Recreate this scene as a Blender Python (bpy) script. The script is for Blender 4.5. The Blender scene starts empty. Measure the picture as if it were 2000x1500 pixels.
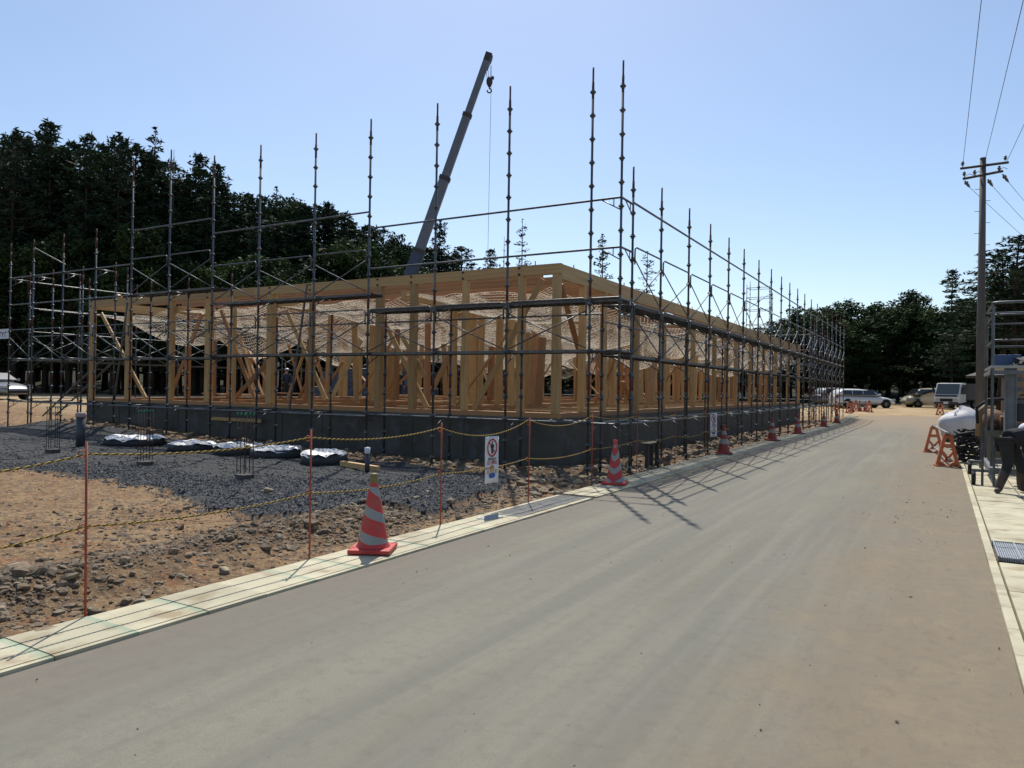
import bpy, bmesh, math, random
import numpy as np
from mathutils import Vector, Matrix, Euler, noise as mnoise

random.seed(7)
RNG = np.random.default_rng(11)
scene = bpy.context.scene
COL = scene.collection
R = math.radians

# ------------------------------------------------------------------ camera
FPX, CAMH = 1440.0, 1.6
YAW, PITCH, ROLL = R(30.2), math.atan(8 / 1440), R(0.9)
FW = np.array([-math.sin(YAW) * math.cos(PITCH), math.cos(YAW) * math.cos(PITCH), math.sin(PITCH)])
_r0 = np.array([math.cos(YAW), math.sin(YAW), 0.0])
_u0 = np.cross(_r0, FW)
RT = _r0 * math.cos(ROLL) + _u0 * math.sin(ROLL)
UP = _u0 * math.cos(ROLL) - _r0 * math.sin(ROLL)
CPOS = np.array([0, 0, CAMH])
cam_d = bpy.data.cameras.new('camera')
cam_d.sensor_width = 36
cam_d.lens = FPX / 2000 * 36
cam_d.clip_start = 0.05
cam_d.clip_end = 3000
cam = bpy.data.objects.new('camera', cam_d)
COL.objects.link(cam)
cam.matrix_world = Matrix(((RT[0], UP[0], -FW[0], 0), (RT[1], UP[1], -FW[1], 0), (RT[2], UP[2], -FW[2], CAMH), (0, 0, 0, 1)))
scene.camera = cam

# ------------------------------------------------------------------ sky, sun, exposure
SUN_AZ = YAW + R(2.3)          # ccw from +Y, towards the sun
SUN_EL = R(56)
world = bpy.data.worlds.new('World')
scene.world = world
world.use_nodes = True
wn = world.node_tree
sky = wn.nodes.new('ShaderNodeTexSky')
sky.sky_type = 'NISHITA'
sky.sun_disc = False
sky.sun_elevation = SUN_EL
sky.sun_rotation = -SUN_AZ
sky.air_density = 1.0
sky.dust_density = 0.75
sky.ozone_density = 1.9
tint = wn.nodes.new('ShaderNodeMix'); tint.data_type = 'RGBA'; tint.blend_type = 'MULTIPLY'; tint.inputs['Factor'].default_value = 1.0
tint.inputs['B'].default_value = (1.0, 1.0, 1.0, 1)
wn.links.new(sky.outputs[0], tint.inputs['A'])
wn.links.new(tint.outputs['Result'], wn.nodes['Background'].inputs[0])
wn.nodes['Background'].inputs[1].default_value = 0.095
sun_d = bpy.data.lights.new('sun', 'SUN')
sun_d.energy = 3.5
sun_d.angle = R(0.53)
sun_d.color = (1.0, 0.95, 0.86)
sun = bpy.data.objects.new('sun', sun_d)
COL.objects.link(sun)
SDIR = Vector((-math.sin(SUN_AZ) * math.cos(SUN_EL), math.cos(SUN_AZ) * math.cos(SUN_EL), math.sin(SUN_EL)))
sun.rotation_euler = SDIR.to_track_quat('Z', 'Y').to_euler()
scene.view_settings.view_transform = 'Standard'
scene.view_settings.look = 'None'
scene.view_settings.exposure = 0.6
scene.view_settings.gamma = 1.0


# ------------------------------------------------------------------ measuring helpers
def ray(px, py):
    return FW + RT * (px - 1000) / FPX + UP * (750 - py) / FPX


def hit(px, py, ax, v):
    d = ray(px, py)
    return Vector(CPOS + d * ((v - CPOS[ax]) / d[ax]))


def dep(px, py, d):
    return Vector(CPOS + ray(px, py) * d)


def sstep(a, b, x):
    t = np.clip((np.asarray(x, float) - a) / (b - a), 0, 1)
    return t * t * (3 - 2 * t)


def _hash(ix, iy, s):
    n = (ix.astype(np.int64) * 374761393 + iy.astype(np.int64) * 668265263 + s * 974634777) & 0x7fffffff
    n = ((n ^ (n >> 13)) * 1274126177) & 0x7fffffff
    return ((n ^ (n >> 16)) & 0xffff) / 65535.0


def vnoise(x, y, s=0):
    x = np.asarray(x, float); y = np.asarray(y, float)
    ix = np.floor(x); iy = np.floor(y)
    fx = x - ix; fy = y - iy
    fx = fx * fx * (3 - 2 * fx); fy = fy * fy * (3 - 2 * fy)
    a = _hash(ix, iy, s); b = _hash(ix + 1, iy, s); c = _hash(ix, iy + 1, s); d = _hash(ix + 1, iy + 1, s)
    return (a * (1 - fx) + b * fx) * (1 - fy) + (c * (1 - fx) + d * fx) * fy - 0.5


def fbm(x, y, o=4, s=0):
    t = 0; a = 1.0
    for k in range(o):
        t = t + a * vnoise(x * 2 ** k, y * 2 ** k, s + k)
        a *= 0.5
    return t


def rise(x, y):
    x = np.asarray(x, float); y = np.asarray(y, float)
    return 0.5 * sstep(42, 60, y) + 0.62 * sstep(-27, -36, x)


def inpoly(x, y, P):
    x = np.asarray(x, float); y = np.asarray(y, float)
    r = np.zeros(x.shape, bool)
    n = len(P)
    for i in range(n):
        x0, y0 = P[i]; x1, y1 = P[(i + 1) % n]
        if y0 == y1:
            continue
        c = ((y0 > y) != (y1 > y)) & (x < (x1 - x0) * (y - y0) / (y1 - y0) + x0)
        r ^= c
    return r


GRAVEL = [(-40, 5.2), (-22, 6.2), (-14.7, 6.95), (-13.06, 7.17), (-10.46, 7.06), (-8.29, 6.48), (-7.34, 6.19), (-6.75, 6.4), (-6.36, 7.0), (-5.62, 7.55),
          (-5.75, 8.4), (-5.98, 9.69), (-6.72, 11.2), (-9.05, 12.1), (-12.0, 12.35), (-20.3, 12.7), (-30, 13.6), (-40, 15.5)]


def gravel_mask(x, y):
    wx = x + 0.40 * fbm(x * 1.1, y * 1.1, 5, 50); wy = y + 0.40 * fbm(x * 1.1, y * 1.1, 5, 60)
    return inpoly(wx, wy, GRAVEL)


def camdepth(x, y):
    return x * FW[0] + y * FW[1], x * _r0[0] + y * _r0[1]


def ground_z(x, y):
    x = np.asarray(x, float); y = np.asarray(y, float)
    d, l = camdepth(x, y)
    t = l / np.maximum(d, 1)
    A = np.interp(t, [-1, -.7, -.25, 0, .3, .7], [13, 12, 8, 4, 3, 6])
    hill = np.where(d > 0, sstep(58, 115, d) * A, 0)
    far = sstep(20, 60, np.hypot(x, y))
    z = rise(x, y) + hill + far * 0.5 * fbm(x * .05, y * .05, 3, 5) * sstep(50, 80, d)
    road = (x > -4.97) & (x < 1.75) & (y < 50)
    left = x <= -4.97
    # rubble berm beside the kerb
    berm = 0.16 * np.exp(-((x + 6.05 + 0.25 * vnoise(y * .7, y * 0, 3)) / 0.42) ** 2) * sstep(8.8, 6.2, y) * (0.6 + 0.9 * (fbm(x * 1.2, y * 1.2, 3, 9) + .5))
    lump = 0.055 * fbm(x * 2.2, y * 2.2, 5, 21) + 0.03 * fbm(x * .5, y * .5, 2, 31)
    gv = gravel_mask(x, y) & left
    zl = -0.03 + berm + lump * np.where(gv, 0.45, 1.0) + np.where(gv, 0.03 + 0.11 * np.exp(-((x + 6.9) / 1.0) ** 2 - ((y - 8.3) / 2.2) ** 2) + .06 * fbm(x * .7, y * .7, 3, 44), 0)
    rough = sstep(9.5, 12, y) * sstep(-9.5, -6.5, x) * sstep(-4.9, -5.3, x)
    zl = zl + rough * (0.10 * fbm(x * 1.5, y * 1.5, 4, 41) - 0.02)
    zl = zl + .36 * sstep(-11, -24.5, x) * sstep(11.6, 13.3, y) * sstep(-27.5, -24.5, x)
    zl = zl - 0.05 * sstep(-5.12, -4.97, x)
    zr = -0.02 + 0.05 * fbm(x, y, 3, 77)
    z = np.where(road, -0.07 + z, np.where(left, zl + z, zr + z))
    return z


# ------------------------------------------------------------------ mesh helpers
def link(name, data, parent=None):
    o = bpy.data.objects.new(name, data)
    COL.objects.link(o)
    if parent is not None:
        o.parent = parent
    return o


def tag(o, label=None, cat=None, group=None, kind=None):
    if label: o['label'] = label
    if cat: o['category'] = cat
    if group: o['group'] = group
    if kind: o['kind'] = kind
    return o


def thing(name, label, cat, loc=(0, 0, 0), rz=0.0, group=None):
    o = link(name, None)
    o.location = loc
    o.rotation_euler = (0, 0, rz)
    return tag(o, label, cat, group)


def mesh_from(name, V, F, mats, mi=None, smooth=False):
    me = bpy.data.meshes.new(name)
    me.from_pydata([tuple(map(float, v)) for v in V], [], [tuple(map(int, f)) for f in F])
    for m in (mats if isinstance(mats, (list, tuple)) else [mats]):
        me.materials.append(m)
    if mi is not None:
        me.polygons.foreach_set('material_index', np.asarray(mi, dtype=np.int32))
    if smooth:
        me.polygons.foreach_set('use_smooth', np.ones(len(me.polygons), dtype=bool))
    me.update()
    return me


class MB:
    """collects boxes, tubes, lathes and prisms into one mesh"""
    def __init__(s):
        s.V = []; s.F = []; s.M = []; s.S = []

    def add(s, V, F, m=0, sm=False):
        b = len(s.V)
        s.V += [Vector(v) for v in V]
        for f in F:
            s.F.append([i + b for i in f]); s.M.append(m); s.S.append(sm)
        return s

    def box(s, c, d, m=0, mat=None):
        x, y, z = [k / 2 for k in d]
        V = [Vector((sx * x, sy * y, sz * z)) for sz in (-1, 1) for sx, sy in ((-1, -1), (1, -1), (1, 1), (-1, 1))]
        if mat is not None:
            V = [mat @ v for v in V]
        V = [v + Vector(c) for v in V]
        return s.add(V, [(3, 2, 1, 0), (4, 5, 6, 7), (0, 1, 5, 4), (1, 2, 6, 5), (2, 3, 7, 6), (3, 0, 4, 7)], m)

    def tube(s, pts, r, n=8, m=0, cap=True, sm=True, closed=False):
        pts = [Vector(p) for p in pts]
        rs = r if isinstance(r, (list, tuple)) else [r] * len(pts)
        V = []; k = len(pts)
        t0 = (pts[1] - pts[0]).normalized()
        ref = Vector((0, 0, 1)) if abs(t0.z) < .9 else Vector((1, 0, 0))
        a = t0.cross(ref).normalized()
        for i, p in enumerate(pts):
            if closed:
                t = (pts[(i + 1) % k] - pts[i - 1]).normalized()
            else:
                t = (pts[min(i + 1, k - 1)] - pts[max(i - 1, 0)]).normalized()
            a = (a - t * a.dot(t)).normalized()
            b = t.cross(a)
            for j in range(n):
                q = 2 * math.pi * j / n
                V.append(p + (a * math.cos(q) + b * math.sin(q)) * rs[i])
        F = []
        for i in range(k if closed else k - 1):
            i2 = (i + 1) % k
            for j in range(n):
                j2 = (j + 1) % n
                F.append((i * n + j, i * n + j2, i2 * n + j2, i2 * n + j))
        s.add(V, F, m, sm)
        if cap and not closed:
            b0 = len(s.V) - k * n
            s.F.append([b0 + j for j in reversed(range(n))]); s.M.append(m); s.S.append(False)
            s.F.append([b0 + (k - 1) * n + j for j in range(n)]); s.M.append(m); s.S.append(False)
        return s

    def lathe(s, prof, n=20, m=0, sm=True, c=(0, 0, 0), axis='z'):
        V = []; F = []
        for r, z in prof:
            for j in range(n):
                q = 2 * math.pi * j / n
                if axis == 'z': v = (r * math.cos(q), r * math.sin(q), z)
                elif axis == 'x': v = (z, r * math.cos(q), r * math.sin(q))
                else: v = (r * math.sin(q), z, r * math.cos(q))
                V.append(Vector(v) + Vector(c))
        for i in range(len(prof) - 1):
            for j in range(n):
                j2 = (j + 1) % n
                F.append((i * n + j, i * n + j2, (i + 1) * n + j2, (i + 1) * n + j))
        return s.add(V, F, m, sm)

    def prism(s, poly, y0, y1, m=0, top=None):
        """polygon in XZ extruded along Y; top: optional second polygon at y1"""
        n = len(poly); q = top or poly
        V = [(x, y0, z) for x, z in poly] + [(x, y1, z) for x, z in q]
        F = [tuple(range(n)), tuple(reversed(range(n, 2 * n)))] + [(i, i + n, (i + 1) % n + n, (i + 1) % n) for i in range(n)]
        return s.add(V, F, m)

    def mesh(s, name, mats):
        me = mesh_from(name, s.V, s.F, mats, s.M)
        me.polygons.foreach_set('use_smooth', np.array(s.S, dtype=bool))
        bm = bmesh.new(); bm.from_mesh(me)
        bmesh.ops.recalc_face_normals(bm, faces=bm.faces)
        bm.to_mesh(me); bm.free()
        return me

    def obj(s, name, mats, parent=None, bevel=0):
        o = link(name, s.mesh(name, mats), parent)
        if bevel:
            b = o.modifiers.new('bevel', 'BEVEL'); b.width = bevel; b.segments = 2; b.limit_method = 'ANGLE'
        return o


# ------------------------------------------------------------------ materials
def nm(m):
    return m.node_tree.nodes, m.node_tree.links


def mat(name, c1, c2=None, scale=5, rough=.7, bump=0, bscale=None, metal=0, coord='pos', stretch=(1, 1, 1), detail=5, rand=0, lo=.35, hi=.65, spec=.5, c3=None, s3=40, trans=0, k=.62):
    c1 = tuple(v * k for v in c1); c2 = c2 and tuple(v * k for v in c2); c3 = c3 and tuple(v * k for v in c3)
    m = bpy.data.materials.new(name)
    m.use_nodes = True
    N, L = nm(m)
    b = N['Principled BSDF']
    b.inputs['Roughness'].default_value = rough
    b.inputs['Metallic'].default_value = metal
    b.inputs['Specular IOR Level'].default_value = spec
    b.inputs['Base Color'].default_value = (*c1, 1)
    if coord == 'pos':
        g = N.new('ShaderNodeNewGeometry'); src = g.outputs['Position']
    else:
        g = N.new('ShaderNodeTexCoord'); src = g.outputs['Object']
    mp = N.new('ShaderNodeMapping'); mp.inputs['Scale'].default_value = stretch
    L.new(src, mp.inputs['Vector'])
    oi = None
    if rand or coord == 'obj':
        oi = N.new('ShaderNodeObjectInfo')
        ml = N.new('ShaderNodeMath'); ml.operation = 'MULTIPLY'; ml.inputs[1].default_value = 37.0
        L.new(oi.outputs['Random'], ml.inputs[0])
        cx = N.new('ShaderNodeCombineXYZ')
        for i in range(3): L.new(ml.outputs[0], cx.inputs[i])
        if coord == 'obj': L.new(cx.outputs[0], mp.inputs['Location'])
    col = None
    if c2 is not None:
        n = N.new('ShaderNodeTexNoise'); n.inputs['Scale'].default_value = scale; n.inputs['Detail'].default_value = detail; n.inputs['Roughness'].default_value = .6
        L.new(mp.outputs[0], n.inputs['Vector'])
        rp = N.new('ShaderNodeValToRGB')
        rp.color_ramp.elements[0].position = lo; rp.color_ramp.elements[1].position = hi
        rp.color_ramp.elements[0].color = (*c1, 1); rp.color_ramp.elements[1].color = (*c2, 1)
        L.new(n.outputs['Fac'], rp.inputs[0])
        col = rp.outputs[0]
        if c3 is not None:
            n3 = N.new('ShaderNodeTexNoise'); n3.inputs['Scale'].default_value = s3; n3.inputs['Detail'].default_value = 4
            L.new(mp.outputs[0], n3.inputs['Vector'])
            r3 = N.new('ShaderNodeValToRGB'); r3.color_ramp.elements[0].position = .52; r3.color_ramp.elements[1].position = .68
            L.new(n3.outputs['Fac'], r3.inputs[0])
            mx = N.new('ShaderNodeMix'); mx.data_type = 'RGBA'
            L.new(r3.outputs[0], mx.inputs['Factor']); L.new(col, mx.inputs['A']); mx.inputs['B'].default_value = (*c3, 1)
            col = mx.outputs['Result']
    if rand:
        hs = N.new('ShaderNodeHueSaturation')
        mr = N.new('ShaderNodeMapRange'); mr.inputs['To Min'].default_value = 1 - rand; mr.inputs['To Max'].default_value = 1 + rand
        L.new(oi.outputs['Random'], mr.inputs['Value']); L.new(mr.outputs[0], hs.inputs['Value'])
        if col is not None: L.new(col, hs.inputs['Color'])
        else: hs.inputs['Color'].default_value = (*c1, 1)
        col = hs.outputs[0]
    if col is not None:
        L.new(col, b.inputs['Base Color'])
    if bump:
        n2 = N.new('ShaderNodeTexNoise'); n2.inputs['Scale'].default_value = bscale or scale * 4; n2.inputs['Detail'].default_value = 6
        L.new(mp.outputs[0], n2.inputs['Vector'])
        bp = N.new('ShaderNodeBump'); bp.inputs['Strength'].default_value = bump; bp.inputs['Distance'].default_value = .02
        L.new(n2.outputs['Fac'], bp.inputs['Height']); L.new(bp.outputs[0], b.inputs['Normal'])
    if trans:
        tr = N.new('ShaderNodeBsdfTranslucent'); ms = N.new('ShaderNodeMixShader'); ms.inputs[0].default_value = trans
        if col is not None: L.new(col, tr.inputs['Color'])
        else: tr.inputs['Color'].default_value = (*c1, 1)
        out = N['Material Output']
        L.new(b.outputs[0], ms.inputs[1]); L.new(tr.outputs[0], ms.inputs[2]); L.new(ms.outputs[0], out.inputs['Surface'])
    return m


M = {}
M['steel'] = mat('galvanised_steel', (.10, .11, .118), (.20, .21, .22), 6, .42, metal=.6, rand=.15, stretch=(1, 1, .5))
M['rust_red'] = mat('red_primer_steel', (.14, .035, .03), (.10, .05, .045), 9, .7)
M['deck_steel'] = mat('deck_steel', (.12, .12, .115), (.2, .2, .185), 8, .5, metal=.5, rand=.15)
M['wood'] = mat('pine_timber', (.53, .315, .115), (.70, .465, .20), 3.2, .62, coord='obj', stretch=(5, 5, 1.2), rand=.26, c3=(.40, .20, .07), s3=4, k=.74, bump=.15, bscale=9)
M['wood_dark'] = mat('larch_timber', (.42, .19, .07), (.58, .30, .12), 3.2, .62, coord='obj', stretch=(5, 5, 1.2), rand=.28, k=.72, bump=.15, bscale=9)
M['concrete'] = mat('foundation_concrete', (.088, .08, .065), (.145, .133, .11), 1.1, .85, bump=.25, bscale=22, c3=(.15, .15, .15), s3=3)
M['gutter'] = mat('gutter_concrete', (.52, .47, .32), (.66, .61, .43), 2.2, .85, bump=.2, bscale=60, rand=.10, c3=(.38, .30, .18), s3=3.2, k=.72)
M['soil'] = None
M['asphalt'] = None
M['rock'] = mat('broken_rock', (.135, .095, .058), (.29, .215, .14), 4, .9, rand=.25, bump=.3, bscale=30, c3=(.42, .34, .23), s3=7, k=.78)
M['gravelstone'] = mat('slate_gravel', (.062, .064, .068), (.185, .192, .198), 21, .85, lo=.34, hi=.74, detail=2, k=.60)
M['net'] = mat('beige_net', (.66, .57, .44), (.76, .68, .54), 2, .8, k=.95)
M['cone_red'] = mat('cone_red', (.80, .06, .05), (.68, .055, .045), 5, .55, rand=.1, k=.66, c3=(.5, .12, .08), s3=9)
M['cone_white'] = mat('cone_reflective_grey', (.36, .38, .36), (.46, .47, .45), 8, .5)
M['cone_far_red'] = mat('cone_dusty_red', (.48, .06, .045), (.40, .07, .05), 5, .6, rand=.15)
M['cone_yellow'] = mat('cone_yellow_cap', (.27, .235, .08), None, rough=.6)
M['post_orange'] = mat('orange_post_paint', (.55, .10, .035), (.42, .08, .035), 20, .6)
M['rope_y'] = mat('rope_yellow', (.66, .42, .04), None, rough=.8)
M['rope_k'] = mat('rope_black', (.03, .028, .022), None, rough=.8)
M['white'] = mat('white_sheet', (.80, .80, .80), (.70, .71, .73), 4, .6, k=.85)
M['tarp'] = mat('white_plastic_sheet', (.82, .82, .80), (.70, .70, .68), 3, .5, bump=.4, bscale=9, k=.85)
M['black'] = mat('black_rubber', (.018, .018, .018), None, rough=.75)
M['darkgrey'] = mat('dark_grey', (.05, .05, .052), (.075, .075, .075), 7, .7)
M['sign_red'] = mat('sign_red', (.55, .02, .04), None, rough=.5)
M['sign_blue'] = mat('sign_blue', (.03, .13, .50), None, rough=.5)
M['sign_orange'] = mat('sign_orange', (.72, .28, .06), None, rough=.5)
M['sign_skin'] = mat('sign_skin', (.74, .48, .25), None, rough=.5)
M['rebar'] = mat('rebar_steel', (.06, .05, .045), (.11, .07, .05), 18, .8, metal=.3)
M['green'] = mat('green_cap', (.02, .30, .14), None, rough=.5)
M['darkgreen'] = mat('dark_green_plastic', (.02, .07, .04), None, rough=.6)
M['pvc'] = mat('grey_pvc_pipe', (.06, .07, .085), (.085, .095, .11), 6, .5)
M['pink'] = mat('faded_pink_cap', (.58, .42, .40), None, rough=.7)
M['boom_grey'] = mat('boom_grey_paint', (.15, .185, .24), (.19, .23, .29), 3, .5)
M['crane_blue'] = mat('crane_blue_paint', (.03, .055, .12), (.045, .075, .15), 3, .4)
M['cable'] = mat('steel_cable', (.06, .06, .065), None, rough=.5, metal=.4)
M['car_white'] = mat('car_white_paint', (.68, .68, .67), None, rough=.25, spec=.6, k=.85)
M['car_silver'] = mat('car_silver_paint', (.42, .45, .46), None, rough=.25, metal=.3)
M['car_beige'] = mat('car_beige_paint', (.46, .43, .30), None, rough=.35)
M['car_dark'] = mat('car_dark_paint', (.05, .055, .06), None, rough=.3)
M['glass'] = mat('dark_glass', (.02, .025, .03), None, rough=.08, spec=.8)
M['glass_light'] = mat('windscreen_glass', (.07, .095, .09), None, rough=.15, spec=.8)
M['tyre'] = mat('tyre', (.015, .015, .015), None, rough=.85)
M['rim'] = mat('alloy_rim', (.35, .35, .36), None, rough=.35, metal=.7)
M['red_light'] = mat('tail_lamp', (.35, .01, .01), None, rough=.3)
M['lamp'] = mat('head_lamp', (.6, .62, .63), None, rough=.15)
M['poleconc'] = mat('weathered_pole_concrete', (.13, .115, .10), (.20, .175, .155), 4, .85, stretch=(1, 1, .2))
M['insul'] = mat('porcelain_insulator', (.16, .16, .17), None, rough=.4)
M['barrier'] = mat('barrier_orange_plastic', (.66, .19, .08), (.54, .15, .065), 7, .6, k=.8)
M['pipe'] = mat('aluminium_pipe', (.42, .42, .41), (.52, .52, .50), 8, .4, metal=.5)
M['bag'] = mat('white_bulk_bag', (.72, .70, .74), (.82, .80, .82), 4, .8, bump=.3, bscale=20)
M['bag_dirt'] = mat('soiled_bag_base', (.28, .20, .14), (.36, .27, .2), 5, .9)
M['mixer'] = mat('rusty_mixer', (.07, .04, .025), (.24, .11, .035), 7, .85, lo=.42, hi=.6)
M['grey_paint'] = mat('grey_machine_paint', (.16, .18, .19), (.23, .25, .26), 5, .6, metal=.2)
M['tank'] = mat('olive_grey_tank', (.15, .15, .12), (.20, .20, .16), 4, .8)
M['cloth_black'] = mat('black_trousers', (.018, .019, .022), (.03, .03, .035), 8, .9)
M['cloth_white'] = mat('white_shirt', (.74, .76, .82), None, rough=.9, k=.85)
M['boot'] = mat('brown_boot', (.06, .035, .028), (.09, .055, .045), 6, .6)
M['skin'] = mat('skin', (.45, .27, .19), None, rough=.6)
M['navy'] = mat('navy_work_jacket', (.03, .045, .08), None, rough=.9)
M['helmet'] = mat('white_helmet', (.75, .75, .75), None, rough=.35, k=.85)
M['tan_wall'] = mat('tan_boards', (.33, .23, .13), (.42, .30, .17), 3, .8)
M['roof_dark'] = mat('dark_roof', (.07, .055, .045), None, rough=.8)
M['bark'] = mat('pine_bark', (.045, .032, .024), (.085, .06, .042), 4, .9, stretch=(1, 1, .3))
M['deadwood'] = mat('dead_grey_wood', (.12, .11, .10), (.18, .165, .15), 4, .9)
M['pine'] = mat('pine_needles', (.014, .032, .016), (.036, .066, .030), .55, .8, rand=.25, trans=.10, spec=.2, k=.8)
M['leaf'] = mat('broad_leaves', (.016, .038, .014), (.060, .098, .030), .45, .7, rand=.35, trans=.15, spec=.15, k=.72)
M['grate_grey'] = mat('grate_galvanised', (.30, .33, .36), (.40, .43, .46), 9, .5, metal=.2, k=.8)
M['plastic_blue'] = mat('blue_plastic', (.06, .12, .26), None, rough=.5)


GK = [.85]


def ramp_mix(N, L, a, b, fac):
    mx = N.new('ShaderNodeMix'); mx.data_type = 'RGBA'
    if hasattr(fac, 'links'): L.new(fac, mx.inputs['Factor'])
    else: mx.inputs['Factor'].default_value = fac
    for s, v in (('A', a), ('B', b)):
        if hasattr(v, 'links'): L.new(v, mx.inputs[s])
        else: mx.inputs[s].default_value = (*[q * GK[0] for q in v], 1)
    return mx.outputs['Result']


def noise_fac(N, L, vec, scale, lo, hi, detail=6, stretch=None, rough=.6):
    if stretch:
        mp = N.new('ShaderNodeMapping'); mp.inputs['Scale'].default_value = stretch; L.new(vec, mp.inputs['Vector']); vec = mp.outputs[0]
    n = N.new('ShaderNodeTexNoise'); n.inputs['Scale'].default_value = scale; n.inputs['Detail'].default_value = detail; n.inputs['Roughness'].default_value = rough
    L.new(vec, n.inputs['Vector'])
    r = N.new('ShaderNodeMapRange'); r.inputs['From Min'].default_value = lo; r.inputs['From Max'].default_value = hi; r.interpolation_type = 'SMOOTHSTEP'
    L.new(n.outputs['Fac'], r.inputs['Value'])
    return r.outputs[0], n.outputs['Fac']


def soil_material():
    m = bpy.data.materials.new('site_soil'); m.use_nodes = True
    N, L = nm(m); b = N['Principled BSDF']; b.inputs['Roughness'].default_value = .95; b.inputs['Specular IOR Level'].default_value = .15
    p = N.new('ShaderNodeNewGeometry').outputs['Position']
    f1, _ = noise_fac(N, L, p, .9, .35, .65)
    f2, _ = noise_fac(N, L, p, 7, .45, .62)
    f3, raw3 = noise_fac(N, L, p, 34, .54, .66, 3)
    f4, _ = noise_fac(N, L, p, 2.7, .5, .66)
    f5, _ = noise_fac(N, L, p, 13, .56, .66, 3)
    c = ramp_mix(N, L, (.255, .155, .078), (.32, .215, .115), f1)
    c = ramp_mix(N, L, c, (.26, .125, .058), f4)
    c = ramp_mix(N, L, c, (.17, .11, .07), f2)
    c = ramp_mix(N, L, c, (.40, .32, .21), f3)
    c = ramp_mix(N, L, c, (.105, .07, .045), f5)
    at0 = N.new('ShaderNodeAttribute'); at0.attribute_name = 'moist'
    mo, _ = noise_fac(N, L, p, 3.5, .3, .6, 6)
    mq = N.new('ShaderNodeMath'); mq.operation = 'MULTIPLY'; L.new(mo, mq.inputs[0]); L.new(at0.outputs['Fac'], mq.inputs[1])
    c = ramp_mix(N, L, c, (.115, .078, .048), mq.outputs[0])
    at = N.new('ShaderNodeAttribute'); at.attribute_name = 'gravel'
    g1, _ = noise_fac(N, L, p, 30, .35, .65, 4)
    cg = ramp_mix(N, L, (.05, .052, .055), (.088, .09, .09), g1)
    c = ramp_mix(N, L, c, cg, at.outputs['Fac'])
    at2 = N.new('ShaderNodeAttribute'); at2.attribute_name = 'forest'
    c = ramp_mix(N, L, c, (.035, .036, .018), at2.outputs['Fac'])
    at3 = N.new('ShaderNodeAttribute'); at3.attribute_name = 'yard'
    y1, _ = noise_fac(N, L, p, .8, .35, .65, 5)
    cy = ramp_mix(N, L, (.36, .255, .14), (.46, .35, .21), y1)
    c = ramp_mix(N, L, c, cy, at3.outputs['Fac'])
    L.new(c, b.inputs['Base Color'])
    _, hb = noise_fac(N, L, p, 22, 0, 1, 8, rough=.7)
    bp = N.new('ShaderNodeBump'); bp.inputs['Strength'].default_value = .9; bp.inputs['Distance'].default_value = .035
    L.new(hb, bp.inputs['Height']); L.new(bp.outputs[0], b.inputs['Normal'])
    return m


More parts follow.
